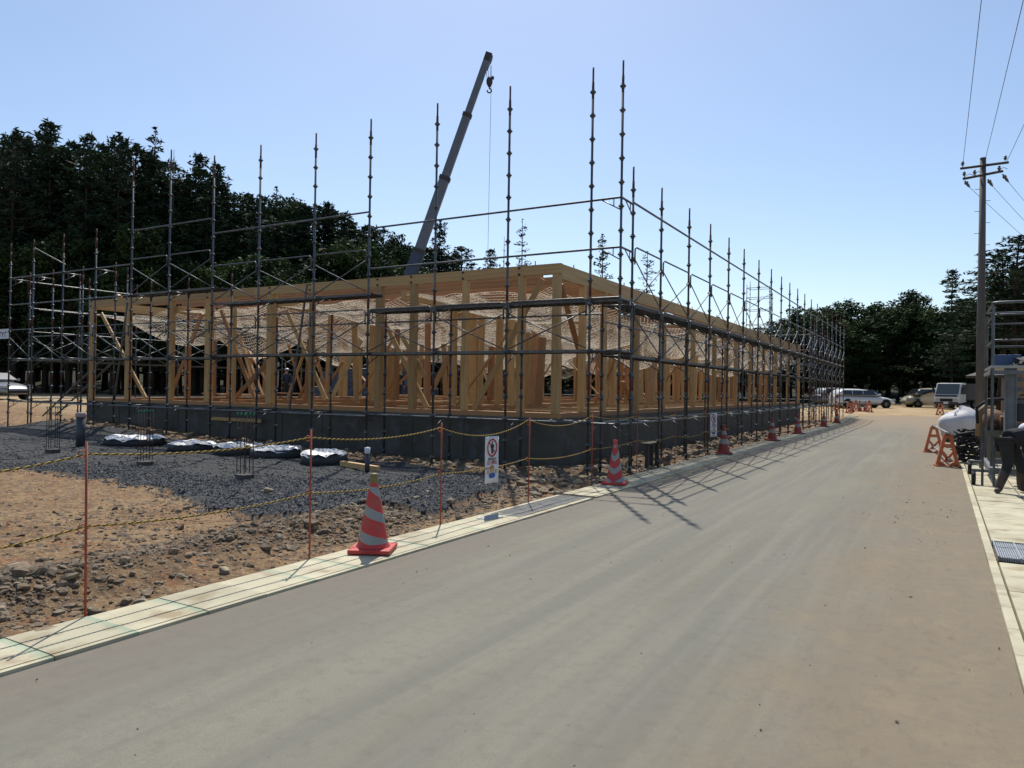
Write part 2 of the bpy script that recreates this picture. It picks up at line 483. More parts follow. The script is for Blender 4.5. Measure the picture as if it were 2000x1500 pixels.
def road_material():
    m = bpy.data.materials.new('dusty_asphalt'); m.use_nodes = True
    N, L = nm(m); b = N['Principled BSDF']; b.inputs['Roughness'].default_value = .9; b.inputs['Specular IOR Level'].default_value = .25
    p = N.new('ShaderNodeNewGeometry').outputs['Position']
    sx = N.new('ShaderNodeSeparateXYZ'); L.new(p, sx.inputs[0])
    # dusty grey with streaks along the road
    st, _ = noise_fac(N, L, p, 1.0, .38, .64, 4, (1.9, .045, 1))
    st2, _ = noise_fac(N, L, p, 1.0, .42, .68, 6, (5.5, .22, 1))
    bl, _ = noise_fac(N, L, p, .55, .36, .66, 6, (1, .35, 1))
    fine, raw = noise_fac(N, L, p, 120, .40, .62, 4, rough=.75)
    mid, _ = noise_fac(N, L, p, 9, .46, .70, 8, rough=.72)
    c = ramp_mix(N, L, (.23, .215, .162), (.31, .295, .225), bl)
    c = ramp_mix(N, L, c, (.22, .215, .178), st)
    ms = N.new('ShaderNodeMath'); ms.operation = 'MULTIPLY'; L.new(st2, ms.inputs[0]); ms.inputs[1].default_value = .55
    c = ramp_mix(N, L, c, (.335, .31, .243), ms.outputs[0])
    # brown dust towards both edges
    wob = N.new('ShaderNodeTexNoise'); wob.inputs['Scale'].default_value = .9; wob.inputs['Detail'].default_value = 6; L.new(p, wob.inputs['Vector'])
    w = N.new('ShaderNodeMath'); w.operation = 'MULTIPLY_ADD'; L.new(wob.outputs['Fac'], w.inputs[0]); w.inputs[1].default_value = 1.7; L.new(sx.outputs['X'], w.inputs[2])
    rr = N.new('ShaderNodeMapRange'); rr.inputs['From Min'].default_value = -.7; rr.inputs['From Max'].default_value = .75; rr.interpolation_type = 'SMOOTHSTEP'
    L.new(w.outputs[0], rr.inputs['Value'])
    rm = N.new('ShaderNodeMath'); rm.operation = 'MULTIPLY'; L.new(rr.outputs[0], rm.inputs[0]); rm.inputs[1].default_value = .78
    c = ramp_mix(N, L, c, (.295, .222, .135), rm.outputs[0])
    pt1, _ = noise_fac(N, L, p, 2.6, .47, .66, 8, (1, .6, 1), .7)
    pm = N.new('ShaderNodeMath'); pm.operation = 'MULTIPLY'; L.new(pt1, pm.inputs[0]); L.new(rr.outputs[0], pm.inputs[1])
    pm2 = N.new('ShaderNodeMath'); pm2.operation = 'MULTIPLY'; L.new(pm.outputs[0], pm2.inputs[0]); pm2.inputs[1].default_value = .55
    c = ramp_mix(N, L, c, (.36, .275, .165), pm2.outputs[0])
    pt2, _ = noise_fac(N, L, p, 5.5, .56, .68, 8, (1, .5, 1), .75)
    pn = N.new('ShaderNodeMath'); pn.operation = 'MULTIPLY'; L.new(pt2, pn.inputs[0]); L.new(rr.outputs[0], pn.inputs[1])
    pn2 = N.new('ShaderNodeMath'); pn2.operation = 'MULTIPLY'; L.new(pn.outputs[0], pn2.inputs[0]); pn2.inputs[1].default_value = .5
    c = ramp_mix(N, L, c, (.17, .12, .075), pn2.outputs[0])
    rl = N.new('ShaderNodeMapRange'); rl.inputs['From Min'].default_value = -2.4; rl.inputs['From Max'].default_value = -3.5; rl.interpolation_type = 'SMOOTHSTEP'
    L.new(w.outputs[0], rl.inputs['Value'])
    rlm = N.new('ShaderNodeMath'); rlm.operation = 'MULTIPLY'; L.new(rl.outputs[0], rlm.inputs[0]); rlm.inputs[1].default_value = .6
    c = ramp_mix(N, L, c, (.24, .195, .15), rlm.outputs[0])
    # far end goes to dirt
    ry = N.new('ShaderNodeMath'); ry.operation = 'MULTIPLY_ADD'; L.new(wob.outputs['Fac'], ry.inputs[0]); ry.inputs[1].default_value = 14; L.new(sx.outputs['Y'], ry.inputs[2])
    rf = N.new('ShaderNodeMapRange'); rf.inputs['From Min'].default_value = 40; rf.inputs['From Max'].default_value = 54; L.new(ry.outputs[0], rf.inputs['Value'])
    c = ramp_mix(N, L, c, (.40, .30, .19), rf.outputs[0])
    mm = N.new('ShaderNodeMath'); mm.operation = 'MULTIPLY'; L.new(mid, mm.inputs[0]); mm.inputs[1].default_value = .42
    c = ramp_mix(N, L, c, (.17, .15, .125), mm.outputs[0])
    fm = N.new('ShaderNodeMath'); fm.operation = 'MULTIPLY'; L.new(fine, fm.inputs[0]); fm.inputs[1].default_value = .55
    c = ramp_mix(N, L, c, (.20, .19, .165), fm.outputs[0])
    L.new(c, b.inputs['Base Color'])
    bp = N.new('ShaderNodeBump'); bp.inputs['Strength'].default_value = .35; bp.inputs['Distance'].default_value = .006
    L.new(raw, bp.inputs['Height']); L.new(bp.outputs[0], b.inputs['Normal'])
    return m


def gutter_paint_material():
    """gutter concrete with a sprayed green mark across the joint at the block's end"""
    m = M['gutter'].copy(); m.name = 'gutter_concrete_green_mark'
    N, L = nm(m); b = N['Principled BSDF']
    src = b.inputs['Base Color'].links[0].from_socket
    tc = N.new('ShaderNodeTexCoord'); s = N.new('ShaderNodeSeparateXYZ'); L.new(tc.outputs['Object'], s.inputs[0])
    n = N.new('ShaderNodeTexNoise'); n.inputs['Scale'].default_value = 9; L.new(tc.outputs['Object'], n.inputs['Vector'])
    a = N.new('ShaderNodeMath'); a.operation = 'MULTIPLY_ADD'; L.new(n.outputs['Fac'], a.inputs[0]); a.inputs[1].default_value = .10; L.new(s.outputs['Y'], a.inputs[2])
    r = N.new('ShaderNodeMapRange'); r.inputs['From Min'].default_value = .22; r.inputs['From Max'].default_value = .305; r.inputs['To Max'].default_value = .5
    L.new(a.outputs[0], r.inputs['Value'])
    L.new(ramp_mix(N, L, src, (.16, .42, .30), r.outputs[0]), b.inputs['Base Color'])
    return m


M['soil'] = soil_material()
GK[0] = .70
M['asphalt'] = road_material()
M['gutter_green'] = gutter_paint_material()


# ------------------------------------------------------------------ ground sheet
def axis(segs):
    a = []
    for lo, hi, st in segs:
        n = max(1, int(round((hi - lo) / st)))
        a += list(np.linspace(lo, hi, n, endpoint=False))
    a.append(segs[-1][1])
    return np.array(a)


gx = axis([(-420, -120, 30), (-120, -45, 4), (-45, -24, .8), (-24, -12, .2), (-12, -4.9, .065), (-4.9, 2, .6), (2, 30, 1.5), (30, 120, 8), (120, 420, 30)])
gy = axis([(-60, -4, 8), (-4, 1, .5), (1, 12.5, .065), (12.5, 20, .16), (20, 56, .7), (56, 120, 3), (120, 560, 30)])
GX, GY = np.meshgrid(gx, gy)
GZ = ground_z(GX, GY)
nx, ny = len(gx), len(gy)
idx = np.arange(nx * ny).reshape(ny, nx)
quads = np.stack([idx[:-1, :-1], idx[:-1, 1:], idx[1:, 1:], idx[1:, :-1]], -1).reshape(-1, 4)


def np_mesh(name, V, Q, mats, smooth=True):
    """fast mesh from vertex and equal-sided face arrays"""
    me = bpy.data.meshes.new(name)
    k = Q.shape[1]
    me.vertices.add(len(V)); me.vertices.foreach_set('co', np.asarray(V, np.float32).ravel())
    me.loops.add(Q.size); me.loops.foreach_set('vertex_index', Q.astype(np.int32).ravel())
    me.polygons.add(len(Q)); me.polygons.foreach_set('loop_start', np.arange(0, Q.size, k, dtype=np.int32))
    me.polygons.foreach_set('use_smooth', np.full(len(Q), smooth))
    for m in mats: me.materials.append(m)
    me.update(); me.validate()
    return me


gme = np_mesh('ground', np.stack([GX.ravel(), GY.ravel(), GZ.ravel()], 1), quads, [M['soil']])
fx, fy = GX.ravel(), GY.ravel()
d_, l_ = camdepth(fx, fy)
for nm_, val in (('gravel', (gravel_mask(fx, fy) & (fx < -4.97)).astype(float)),
                 ('moist', (fx < -4.97) * np.clip(np.exp(-((fx + 6.15) / .6) ** 2) * sstep(9.5, 7, fy) + sstep(9.8, 11.5, fy) * sstep(-8.5, -6.5, fx) * sstep(40, 30, fy) + sstep(11.8, 13, fy) * sstep(-30, -24, fx) * sstep(17, 15, fy), 0, 1)),
                 ('forest', sstep(56, 64, d_ + 4 * fbm(fx * .1, fy * .1, 3, 90)) * (1 - sstep(-9, -5, fx) * sstep(8, 2, fx) * sstep(75, 62, fy))),
                 ('yard', np.maximum(sstep(-28, -33, fx) * sstep(15.5, 20, fy + fbm(fx * .4, fy * .4, 3, 92)), sstep(44, 54, fy + 6 * fbm(fx * .2, fy * .2, 3, 91))) * (1 - sstep(56, 64, d_ + 4 * fbm(fx * .1, fy * .1, 3, 90)) * (1 - sstep(-9, -5, fx) * sstep(8, 2, fx) * sstep(75, 62, fy))))):
    a = gme.attributes.new(nm_, 'FLOAT', 'POINT')
    a.data.foreach_set('value', np.asarray(val, np.float32))
ground = tag(link('ground', gme), kind='structure')

# ------------------------------------------------------------------ road
RXL, RXR = -4.40, 0.41
rx = np.linspace(RXL - .02, RXR, 40); ry = axis([(-30, 0, 3), (0, 56, .7)])
AX, AY = np.meshgrid(rx, ry)
AX[:, -1] += .012 * fbm(ry * 3, ry * 0, 4, 15)
edge = sstep(50, 56, AY) * .12
AZ = rise(AX, AY) - edge - 0.012 * ((AX - (RXL + RXR) / 2) / 2.4) ** 2 + .004 * fbm(AX * .6, AY * .6, 3, 8)
ii = np.arange(AX.size).reshape(AX.shape)
tag(link('road', np_mesh('road', np.stack([AX.ravel(), AY.ravel(), AZ.ravel()], 1), np.stack([ii[:-1, :-1], ii[:-1, 1:], ii[1:, 1:], ii[1:, :-1]], -1).reshape(-1, 4), [M['asphalt']])), kind='structure')

# ------------------------------------------------------------------ gutter kerb along the site, block by block
kerb = tag(link('kerb_gutter', None), kind='structure')
BL = 0.515


def gutter_mesh(name, m, L=BL - .006):
    b = MB()
    for x0, x1, zt in ((-.278, -.101, .016), (-.097, .069, .015), (.073, .234, .014), (.238, .278, .010)):
        b.box(((x0 + x1) / 2, 0, zt - .05), (x1 - x0, L, .10))
    b.box((0, 0, -.047), (.55, L - .004, .10))
    return b.mesh(name, m)


g_plain, g_green = gutter_mesh('gutter_block', M['gutter']), gutter_mesh('gutter_block', M['gutter_green'])
g_long = gutter_mesh('gutter_block', M['gutter'], 2 * BL - .006)
y0k = 2.37 - BL * 6
k = 0; yk = y0k
GRATE = (8.05, 9.65)
while yk < 50:
    near = yk < 26
    Lb = BL if near else 2 * BL
    yc = yk + Lb / 2
    if not (GRATE[0] - .2 < yc < GRATE[1] + .2 and near):
        me = (g_green if (k < 15 and k % 5 != 3) else g_plain) if near else g_long
        o = link('gutter_block', me, kerb)
        o.location = (-4.68 + random.uniform(-.003, .003), yc, float(rise(-4.68, yc)) + random.uniform(-.003, .002))
    yk += Lb; k += 1
# steel grates in the kerb
gm = MB()
for i in range(26):
    gm.box((0, -.24 + i * .48 / 25, -.012), (.40, .008, .028))
for x in (-.2, -.07, .07, .2):
    gm.box((x, 0, -.010), (.012, .50, .034))
grate_me = gm.mesh('drain_grate', M['pipe'])
bed = MB().box((0, 0, -.08), (.54, .52, .06)).box((-.25, 0, -.03), (.07, .515, .08)).box((.25, 0, -.03), (.07, .515, .08)).mesh('grate_bed', M['gutter'])
for i in range(4):
    yc = y0k + BL * (12 + .5 + i - (0)) if False else 7.9 + .26 + i * BL
    o = link('drain_grate', grate_me, kerb); o.location = (-4.68, yc, .012)
    o = link('grate_bed', bed, kerb); o.location = (-4.68, yc, .0)
# dark lifting slot cover
o = MB().box((0, 0, 0), (.20, .30, .006)).obj('slot_cover', M['grate_grey'], kerb); o.location = (-4.74, 7.66, .018); o['label'] = 'grey rubber cover patch'

# ------------------------------------------------------------------ pavement on the right
pav = tag(link('pavement', None), kind='structure')
edge_b = MB().box((.445, 0, -.06), (.07, .594, .13)).mesh('pavement_edge', M['gutter'])
slab_a = MB().box((.80, 0, -.062), (.60, .592, .13)).mesh('paving_slab', M['gutter'])
slab_b = MB().box((1.42, 0, -.062), (.60, .592, .13)).mesh('paving_slab', M['gutter'])
y = 1.0
while y < 44:
    if not (8.7 < y < 9.9):
        o = link('paving_slab', slab_a, pav); o.location = (0, y, random.uniform(-.003, .003) + float(rise(1, y)))
    o = link('paving_slab', slab_b, pav); o.location = (0, y, random.uniform(-.003, .003) + float(rise(1, y)))
    o = link('pavement_edge', edge_b, pav); o.location = (0, y, .004 + float(rise(1, y)))
    y += .6
for yc in (9.1, 9.7):
    b = MB().box((.80, 0, -.10), (.60, .592, .05))
    o = b.obj('grate_bed', M['grate_grey'], pav); o.location = (0, yc, 0)
    b = MB()
    for i in range(30): b.box((.52 + i * .56 / 29, 0, -.03), (.013, .57, .04))
    for i in range(4): b.box((.515 + i * .185, 0, -.024), (.014, .58, .05))
    o = b.obj('drain_grate', M['grate_grey'], pav); o.location = (0, yc, .004)


# ------------------------------------------------------------------ loose stones
def stone_cloud(name, pts, sizes, base, flat, m, jit=.35):
    """one mesh of many small stones; pts (n,3), sizes (n,)"""
    bm = bmesh.new()
    if base == 'ico': bmesh.ops.create_icosphere(bm, subdivisions=1, radius=1)
    else:
        for v in ((1, 0, 0), (-1, 0, 0), (0, 1, 0), (0, -1, 0), (0, 0, 1), (0, 0, -1)): bm.verts.new(v)
        bm.verts.ensure_lookup_table()
        for f in ((0, 2, 4), (2, 1, 4), (1, 3, 4), (3, 0, 4), (2, 0, 5), (1, 2, 5), (3, 1, 5), (0, 3, 5)): bm.faces.new([bm.verts[i] for i in f])
    bm.verts.index_update(); bm.verts.ensure_lookup_table()
    bv = np.array([v.co for v in bm.verts]); bf = np.array([[v.index for v in f.verts] for f in bm.faces]); bm.free()
    n = len(pts); k = len(bv)
    V = bv[None] * (1 + RNG.uniform(-jit, jit, (n, k, 1)))
    V = V * RNG.uniform(.55, 1.25, (n, 1, 3)) * np.array([1, 1, flat])
    a = RNG.uniform(0, 2 * np.pi, n); tl = RNG.normal(0, .35, n)
    ct, stt = np.cos(tl), np.sin(tl)
    X = V[..., 0] * ct[:, None] - V[..., 2] * stt[:, None]; Z = V[..., 0] * stt[:, None] + V[..., 2] * ct[:, None]
    Yv = V[..., 1]
    X2 = X * np.cos(a)[:, None] - Yv * np.sin(a)[:, None]; Y2 = X * np.sin(a)[:, None] + Yv * np.cos(a)[:, None]
    V = np.stack([X2, Y2, Z], -1) * np.asarray(sizes)[:, None, None] + np.asarray(pts)[:, None, :]
    Fc = (bf[None] + (np.arange(n) * k)[:, None, None]).reshape(-1, 3)
    return np_mesh(name, V.reshape(-1, 3), Fc, [m], smooth=False)


def on_ground(x, y, dz=0):
    return np.stack([x, y, ground_z(x, y) + dz], 1)


# slate gravel
n = 150000
x = RNG.uniform(-22, -5.3, n); y = RNG.uniform(5.8, 13.2, n)
dens = np.clip(6.5 / np.hypot(x, y) + .12, 0, 1) ** 1.5
bare = fbm(x * .45, y * .45, 3, 70) + .75 * sstep(8.0, 9.8, y) * sstep(-7.2, -8.5, x) > .34
jx, jy = x + RNG.normal(0, .16, n), y + RNG.normal(0, .16, n)
keep = gravel_mask(jx, jy) & (x < -5.15) & (RNG.uniform(0, 1, n) < np.where(bare, .10, 1) * np.clip(dens * 1.6, 0, 1))
x, y = x[keep], y[keep]
tag(link('gravel', stone_cloud('gravel', on_ground(x, y, .004), RNG.gamma(2.2, .0056, len(x)) + .006, 'ico' if False else 'oct', .75, M['gravelstone'])), 'crushed blue grey slate gravel spread over the plot', 'gravel', kind='stuff')
# rubble band beside the kerb and small chips on the soil
n = 80000
x = RNG.uniform(-9.5, -5.05, n); y = RNG.uniform(1.0, 10.2, n)
band = np.exp(-((x + 6.1) / .55) ** 2) * sstep(9.4, 6.5, y) + .05 + .35 * np.exp(-((x + 5.6) / .35) ** 2) * sstep(4.5, 6.5, y)
band = band * (0.35 + 1.4 * np.clip(fbm(x * 1.1, y * 1.1, 3, 81) + .45, 0, 1))
keep = (RNG.uniform(0, 1, n) < band) & ~gravel_mask(x, y)
x, y = x[keep], y[keep]
tag(link('rubble', stone_cloud('rubble', on_ground(x, y, .0), RNG.gamma(1.25, .0095, len(x)) + .0045, 'ico', .6, M['rock'])), 'broken brown rubble piled in a band beside the kerb', 'rubble', kind='stuff')
n = 16000
x = RNG.uniform(-9.5, -5.05, n); y = RNG.uniform(9.3, 30, n)
x = np.where(RNG.uniform(0, 1, n) < .45, RNG.uniform(-34, -6, n), x); y = np.where(x < -9.5, RNG.uniform(12.3, 17.5, n), y)
keep = (x > -7.0 + .0 * y) | (y < 13.6) | (x < -24.6)
keep &= ~gravel_mask(x, y) & ~((x < -6.9) & (y > 13.8)) & (RNG.uniform(0, 1, n) < np.clip(fbm(x * 1.2, y * 1.2, 3, 82) + .62, .1, 1))
x, y = x[keep], y[keep]
tag(link('rubble', stone_cloud('rubble', on_ground(x, y, .0), RNG.gamma(2, .019, len(x)) + .012, 'ico', .55, M['rock'])), 'brown rubble strewn along the foot of the concrete foundation', 'rubble', kind='stuff')
n = 9000
x = RNG.uniform(-32, -8, n); y = RNG.uniform(1.5, 9.0, n)
keep = ~gravel_mask(x, y) & (RNG.uniform(0, 1, n) < np.clip(7 / np.hypot(x, y), 0, .6))
x, y = x[keep], y[keep]
tag(link('soil_chips', stone_cloud('soil_chips', on_ground(x, y, .0), RNG.gamma(2, .006, len(x)) + .006, 'oct', .5, M['rock'])), 'small stone chips strewn over the bare brown soil', 'stone chips', kind='stuff')
# crumbs on the road
n = 2600
x = RNG.uniform(-4.3, .4, n); y = RNG.uniform(1.6, 20, n)
keep = RNG.uniform(0, 1, n) < .12 + .8 * sstep(-2.2, .2, x) * (fbm(x * .9, y * .9, 3, 33) > .02)
x, y = x[keep], y[keep]
tag(link('road_crumbs', stone_cloud('road_crumbs', np.stack([x, y, np.full(len(x), .0)], 1), RNG.gamma(1.0, .0030, len(x)) + .0022, 'oct', .6, M['rock'])), 'dark crumbs of soil scattered over the dusty road', 'soil crumbs', kind='stuff')
# single large rocks
rock_meshes = []
for s in range(7):
    bm = bmesh.new(); bmesh.ops.create_icosphere(bm, subdivisions=2, radius=1)
    for v in bm.verts:
        q = v.co.copy()
        f = 1 + .42 * mnoise.noise(q * .9 + Vector((s * 7, 0, 0))) + .16 * mnoise.noise(q * 2.6 + Vector((0, s * 5, 0)))
        v.co = q * f
        for ax in range(3):
            lim = .72 + .14 * ((s * (ax + 3)) % 3)
            v.co[ax] = max(-lim, min(lim, v.co[ax]))
    me = bpy.data.meshes.new('rock'); bm.to_mesh(me); bm.free(); me.materials.append(M['rock']); rock_meshes.append(me)


def rock(px, py, wpx, label, group=None):
    p = hit(px, py, 2, 0.03); dd = (p - Vector(CPOS)).length
    s = wpx / FPX * dd / 2
    o = link('rock', random.choice(rock_meshes)); z = float(ground_z(p.x, p.y))
    o.location = (p.x, p.y, z + s * .28); o.scale = (s, s * random.uniform(.7, 1), s * random.uniform(.55, .75)); o.rotation_euler = (random.uniform(-.3, .3), random.uniform(-.3, .3), random.uniform(0, 6))
    return tag(o, label, 'rock', group)


rock(32, 1136, 46, 'big rounded brown rock at the left edge of the rubble band')
rock(97, 1225, 64, 'long dark clod of earth lying against the kerb at left')
rock(248, 1158, 24, 'upright grey brown rock right of the nearest rope post')
rock(275, 1162, 30, 'flat pale brown rock lying beside the upright rock')
rock(438, 1110, 26, 'dark flat topped rock in the rubble band')
rock(185, 1180, 30, 'dark rock just behind the foot of the nearest rope post')
rock(880, 985, 22, 'grey rock at the tip of the gravel beside the third rope post')
for i in range(34):
    px = random.uniform(0, 640); py = 1253 - .30 * px - random.gammavariate(2.2, 22) - 12
    rock(px, py, random.uniform(11, 24), 'loose brown rock in the rubble band along the kerb', 'loose rocks in the rubble band')
for i in range(16):
    px = random.uniform(640, 1010); py = 1253 - .30 * px - random.uniform(14, 50)
    rock(px, py, random.uniform(8, 15), 'small loose rock on the soil between gravel and kerb', 'small rocks between gravel and kerb')


# ------------------------------------------------------------------ timber frame building
BX, BY = -6.96, 13.87
BW, BLEN = 17.2, 31.0
FZ, TZ = 0.97, 4.26
bld = thing('timber_frame_building', 'unfinished post and beam timber building on a grey concrete foundation', 'building', (BX, BY, 0))
ucube = MB().box((0, 0, 0), (1, 1, 1))
cube_w = ucube.mesh('timber', M['wood']); cube_d = ucube.mesh('timber', M['wood_dark'])


def beam(name, p0, p1, w, h, parent=bld, me=None, roll=0.0, shift=None):
    """box from p0 to p1; its local Z runs along it"""
    p0 = Vector(p0); p1 = Vector(p1); d = p1 - p0
    o = link(name, me or cube_w, parent)
    z = d.normalized()
    ref = Vector((0, 0, 1)) if abs(z.z) < .95 else Vector((0, 1, 0))
    x = ref.cross(z).normalized(); y = z.cross(x)
    mw = Matrix((x, y, z)).transposed().to_4x4()
    mw.translation = (p0 + p1) / 2
    o.matrix_world = Matrix.Translation(Vector((0, 0, 0)))
    loc = mw.copy()
    if parent is not None:
        loc.translation = loc.translation - parent.location
    o.matrix_local = loc @ Matrix.Diagonal((w, h, d.length, 1))
    return o


# foundation
fnd = MB()
fnd.box((-BW / 2, .10, FZ / 2 - .2), (BW, .20, FZ + .4))
fnd.box((-BW / 2, BLEN - .10, FZ / 2 - .2), (BW, .20, FZ + .4))
fnd.box((-.10, BLEN / 2, FZ / 2 - .2), (.20, BLEN - .40, FZ + .4))
fnd.box((-BW + .10, BLEN / 2, FZ / 2 - .2), (.20, BLEN - .40, FZ + .4))
fnd.box((-BW / 2, BLEN / 2, .15), (BW - .40, BLEN - .40, .3))
link('foundation', fnd.mesh('foundation', M['concrete']), bld)
fstep = MB().box((-BW + 3.6 - 12.5, .6, .2), (.01, .01, .01)) if False else None
# formwork panel joints on the foundation face
for i in range(12):
    o = MB().box((0, 0, 0), (.012, .012, FZ - .1)).obj('form_joint', M['darkgrey'], bld); o.location = (-.9 - i * 1.45, -.004, FZ / 2)
# sills
beam('sill', (BX - BW, BY + .10, FZ + .055), (BX, BY + .10, FZ + .055), .14, .11, me=cube_d)
beam('sill', (BX - .10, BY + .20, FZ + .055), (BX - .10, BY + BLEN, FZ + .055), .14, .11, me=cube_d)
beam('sill', (BX - BW + .10, BY + .20, FZ + .055), (BX - BW + .10, BY + BLEN, FZ + .055), .14, .11, me=cube_d)
for i, yo in enumerate(np.arange(.95, BLEN - .3, .92)):
    beam('floor_joist', (BX - BW + .22, BY + yo, FZ - .02), (BX - .22, BY + yo + random.uniform(-.02, .02), FZ - .02 + random.uniform(0, .05)), .115, .12, me=random.choice([cube_w, cube_d]))
for xo in (3.7, 7.4, 11.0, 14.3):
    beam('floor_beam', (BX - xo, BY + .3, FZ + .10), (BX - xo, BY + BLEN - .3, FZ + .10), .12, .12, me=cube_d)
# eaves beams
beam('eaves_beam', (BX - BW, BY + .10, 4.135), (BX - 9.4, BY + .10, 4.145), .115, .225)
beam('eaves_beam', (BX - 9.39, BY + .10, 4.14), (BX, BY + .10, 4.145), .115, .22)
for a, b_ in ((.17, 7.9), (7.91, 15.7), (15.71, 23.4), (23.41, BLEN)):
    beam('eaves_beam', (BX - .10, BY + a, 4.10), (BX - .10, BY + b_, 4.10), .13, .32)
beam('eaves_beam', (BX - BW + .1, BY + .17, 4.12), (BX - BW + .1, BY + BLEN, 4.12), .13, .28)
beam('eaves_beam', (BX - BW + .17, BY + BLEN - .1, 4.10), (BX - .17, BY + BLEN - .1, 4.10), .13, .30)
for yo in np.arange(3.6, BLEN - 1, 3.64):
    beam('cross_beam', (BX - BW + .17, BY + yo, 4.08), (BX - .17, BY + yo, 4.08), .12, .28, me=cube_d)
for yo in (1.5, 2.6, 3.5, 4.6, 5.5, 6.6, 7.6):
    beam('purlin', (BX - BW + 1.2, BY + yo, 4.2 + .045 * yo), (BX - 1.2, BY + yo, 4.2 + .045 * yo), .10, .16, me=cube_d)
for xo in (4.3, 8.6, 12.9):
    beam('tie_beam', (BX - xo, BY + .17, 3.80), (BX - xo, BY + BLEN - .2, 3.80), .12, .22, me=cube_w)
# posts of the two visible sides, as measured
fp = [0.10, 0.95, 2.42, 3.90, 4.94, 7.22, 8.72, 10.27, 11.29, 13.0, 15.15, 17.1]
fw_ = [.155, .14, .13, .15, .165, .12, .20, .13, .18, .14, .15, .15]
for x_, w in zip(fp, fw_):
    beam('post', (BX - x_, BY + .10, FZ + .11), (BX - x_, BY + .10, 4.03), w, w * .95)
sp = [1.40, 2.62, 4.85, 7.06, 10.05, 12.7, 14.4, 15.9, 18.5, 21.2, 24.0, 27.4, 30.85]
for y_ in sp:
    beam('post', (BX - .10, BY + y_, FZ + .11), (BX - .10, BY + y_, 3.94), .135, .14)
for y_ in np.arange(3.64, BLEN, 3.64):
    beam('post', (BX - BW + .10, BY + y_, FZ + .11), (BX - BW + .10, BY + y_, 3.98), .16, .16, me=cube_d)
for x_ in np.arange(1.9, BW - 1, 1.95):
    beam('post', (BX - x_, BY + BLEN - .10, FZ + .11), (BX - x_, BY + BLEN - .10, 3.95), .15, .15, me=cube_d)
# interior posts and studs
rr = random.Random(5)
for yo in (2.73, 3.64, 5.46, 7.28, 9.1, 10.92, 12.74, 14.56, 16.4, 18.2, 20.0, 21.8, 23.7, 25.5, 27.3, 29.1):
    for xo in (1.82, 2.73, 3.64, 4.55, 5.46, 7.28, 8.2, 9.1, 10.92, 12.74, 13.6, 14.56, 15.9):
        dens = .64 if xo < 9.5 else .28
        if rr.random() < dens:
            w = rr.choice([.12, .12, .15, .18])
            top = rr.choice([3.93, 3.93, 3.93, 3.1, 2.9])
            beam('post', (BX - xo + rr.uniform(-.1, .1), BY + yo + rr.uniform(-.1, .1), FZ + .17), (BX - xo + rr.uniform(-.1, .1) * 0, BY + yo, top), w, w, me=rr.choice([cube_w, cube_w, cube_d]))
for xo, yo, w in ((9.6, 6.1, .9), (3.1, 13.0, 1.2)):
    beam('plywood_panel', (BX - xo, BY + yo, FZ + .17), (BX - xo, BY + yo, FZ + 1.9), .03, w, me=cube_w)
# diagonal props seen on the two sides
for (a, b_) in (((1060, 545), (925, 803)), ((748, 622), (835, 798)), ((198, 612), (285, 778)), ((395, 612), (338, 760)), ((432, 606), (500, 785)),
                ((560, 606), (637, 781)), ((706, 662), (645, 782)), ((785, 655), (830, 735)), ((530, 700), (460, 776)), ((880, 690), (845, 760))):
    off = random.choice([.22, .26, .3])
    p0 = hit(*a, 1, BY + off); p1 = hit(*b_, 1, BY + off)
    p0.z = min(p0.z, 4.0); p1.z = max(p1.z, FZ + .12)
    beam('brace', p0, p1, .045, .12, me=random.choice([cube_w, cube_d]))
for (a, b_) in (((1095, 555), (1132, 690)), ((1135, 690), (1150, 760)), ((1168, 690), (1153, 730)), ((1282, 700), (1262, 795)), ((1216, 745), (1235, 790))):
    p0 = hit(*a, 0, BX - .25); p1 = hit(*b_, 0, BX - .25); p0.z = min(p0.z, 3.95); p1.z = max(p1.z, FZ + .12)
    beam('brace', p0, p1, .12, .045, me=cube_d)
for i in range(34):
    xo = rr.uniform(1.5, 15.5); yo = rr.uniform(2, 26); s_ = rr.choice([-1, 1]) * rr.uniform(.8, 1.7)
    beam('brace', (BX - xo, BY + yo, FZ + .15), (BX - xo + s_, BY + yo, rr.uniform(2.4, 3.6)), .10, .035, me=rr.choice([cube_w, cube_d]))
# lit board on the beam, stacked boards on floor
o = beam('offcut', hit(229, 590, 1, BY + .1), hit(234, 577, 1, BY + .1), .1, .18, me=cube_w)
for i in range(10):
    xo = rr.uniform(3, 15); yo = rr.uniform(2, 9); an = rr.uniform(-.3, .3)
    beam('loose_board', (BX - xo, BY + yo, FZ + .19 + .05 * (i % 3)), (BX - xo - 2.6, BY + yo + an, FZ + .2 + .05 * (i % 3)), .2, .045, me=rr.choice([cube_w, cube_d]))
# bolts proud of the beams
boltm = MB().lathe([(0, .0), (.012, .0), (.012, .09), (0, .09)], 6).mesh('bolt', M['darkgrey'])
for i in range(20):
    o = link('anchor_bolt', boltm, bld); o.location = (-.6 - i * .86 + rr.uniform(-.2, .2), .10, 4.26)
for i in range(16):
    o = link('anchor_bolt', boltm, bld); o.location = (-.1, .9 + i * 1.5, 4.26)
bh = MB().lathe([(0, -.012), (.028, -.012), (.028, .0)], 8, axis='y').mesh('bolt_head', M['darkgrey'])
for x_ in fp[1:]:
    for dz in (.07, -.07):
        o = link('bolt_head', bh, bld); o.location = (-x_ - .05, .035, 4.14 + dz)

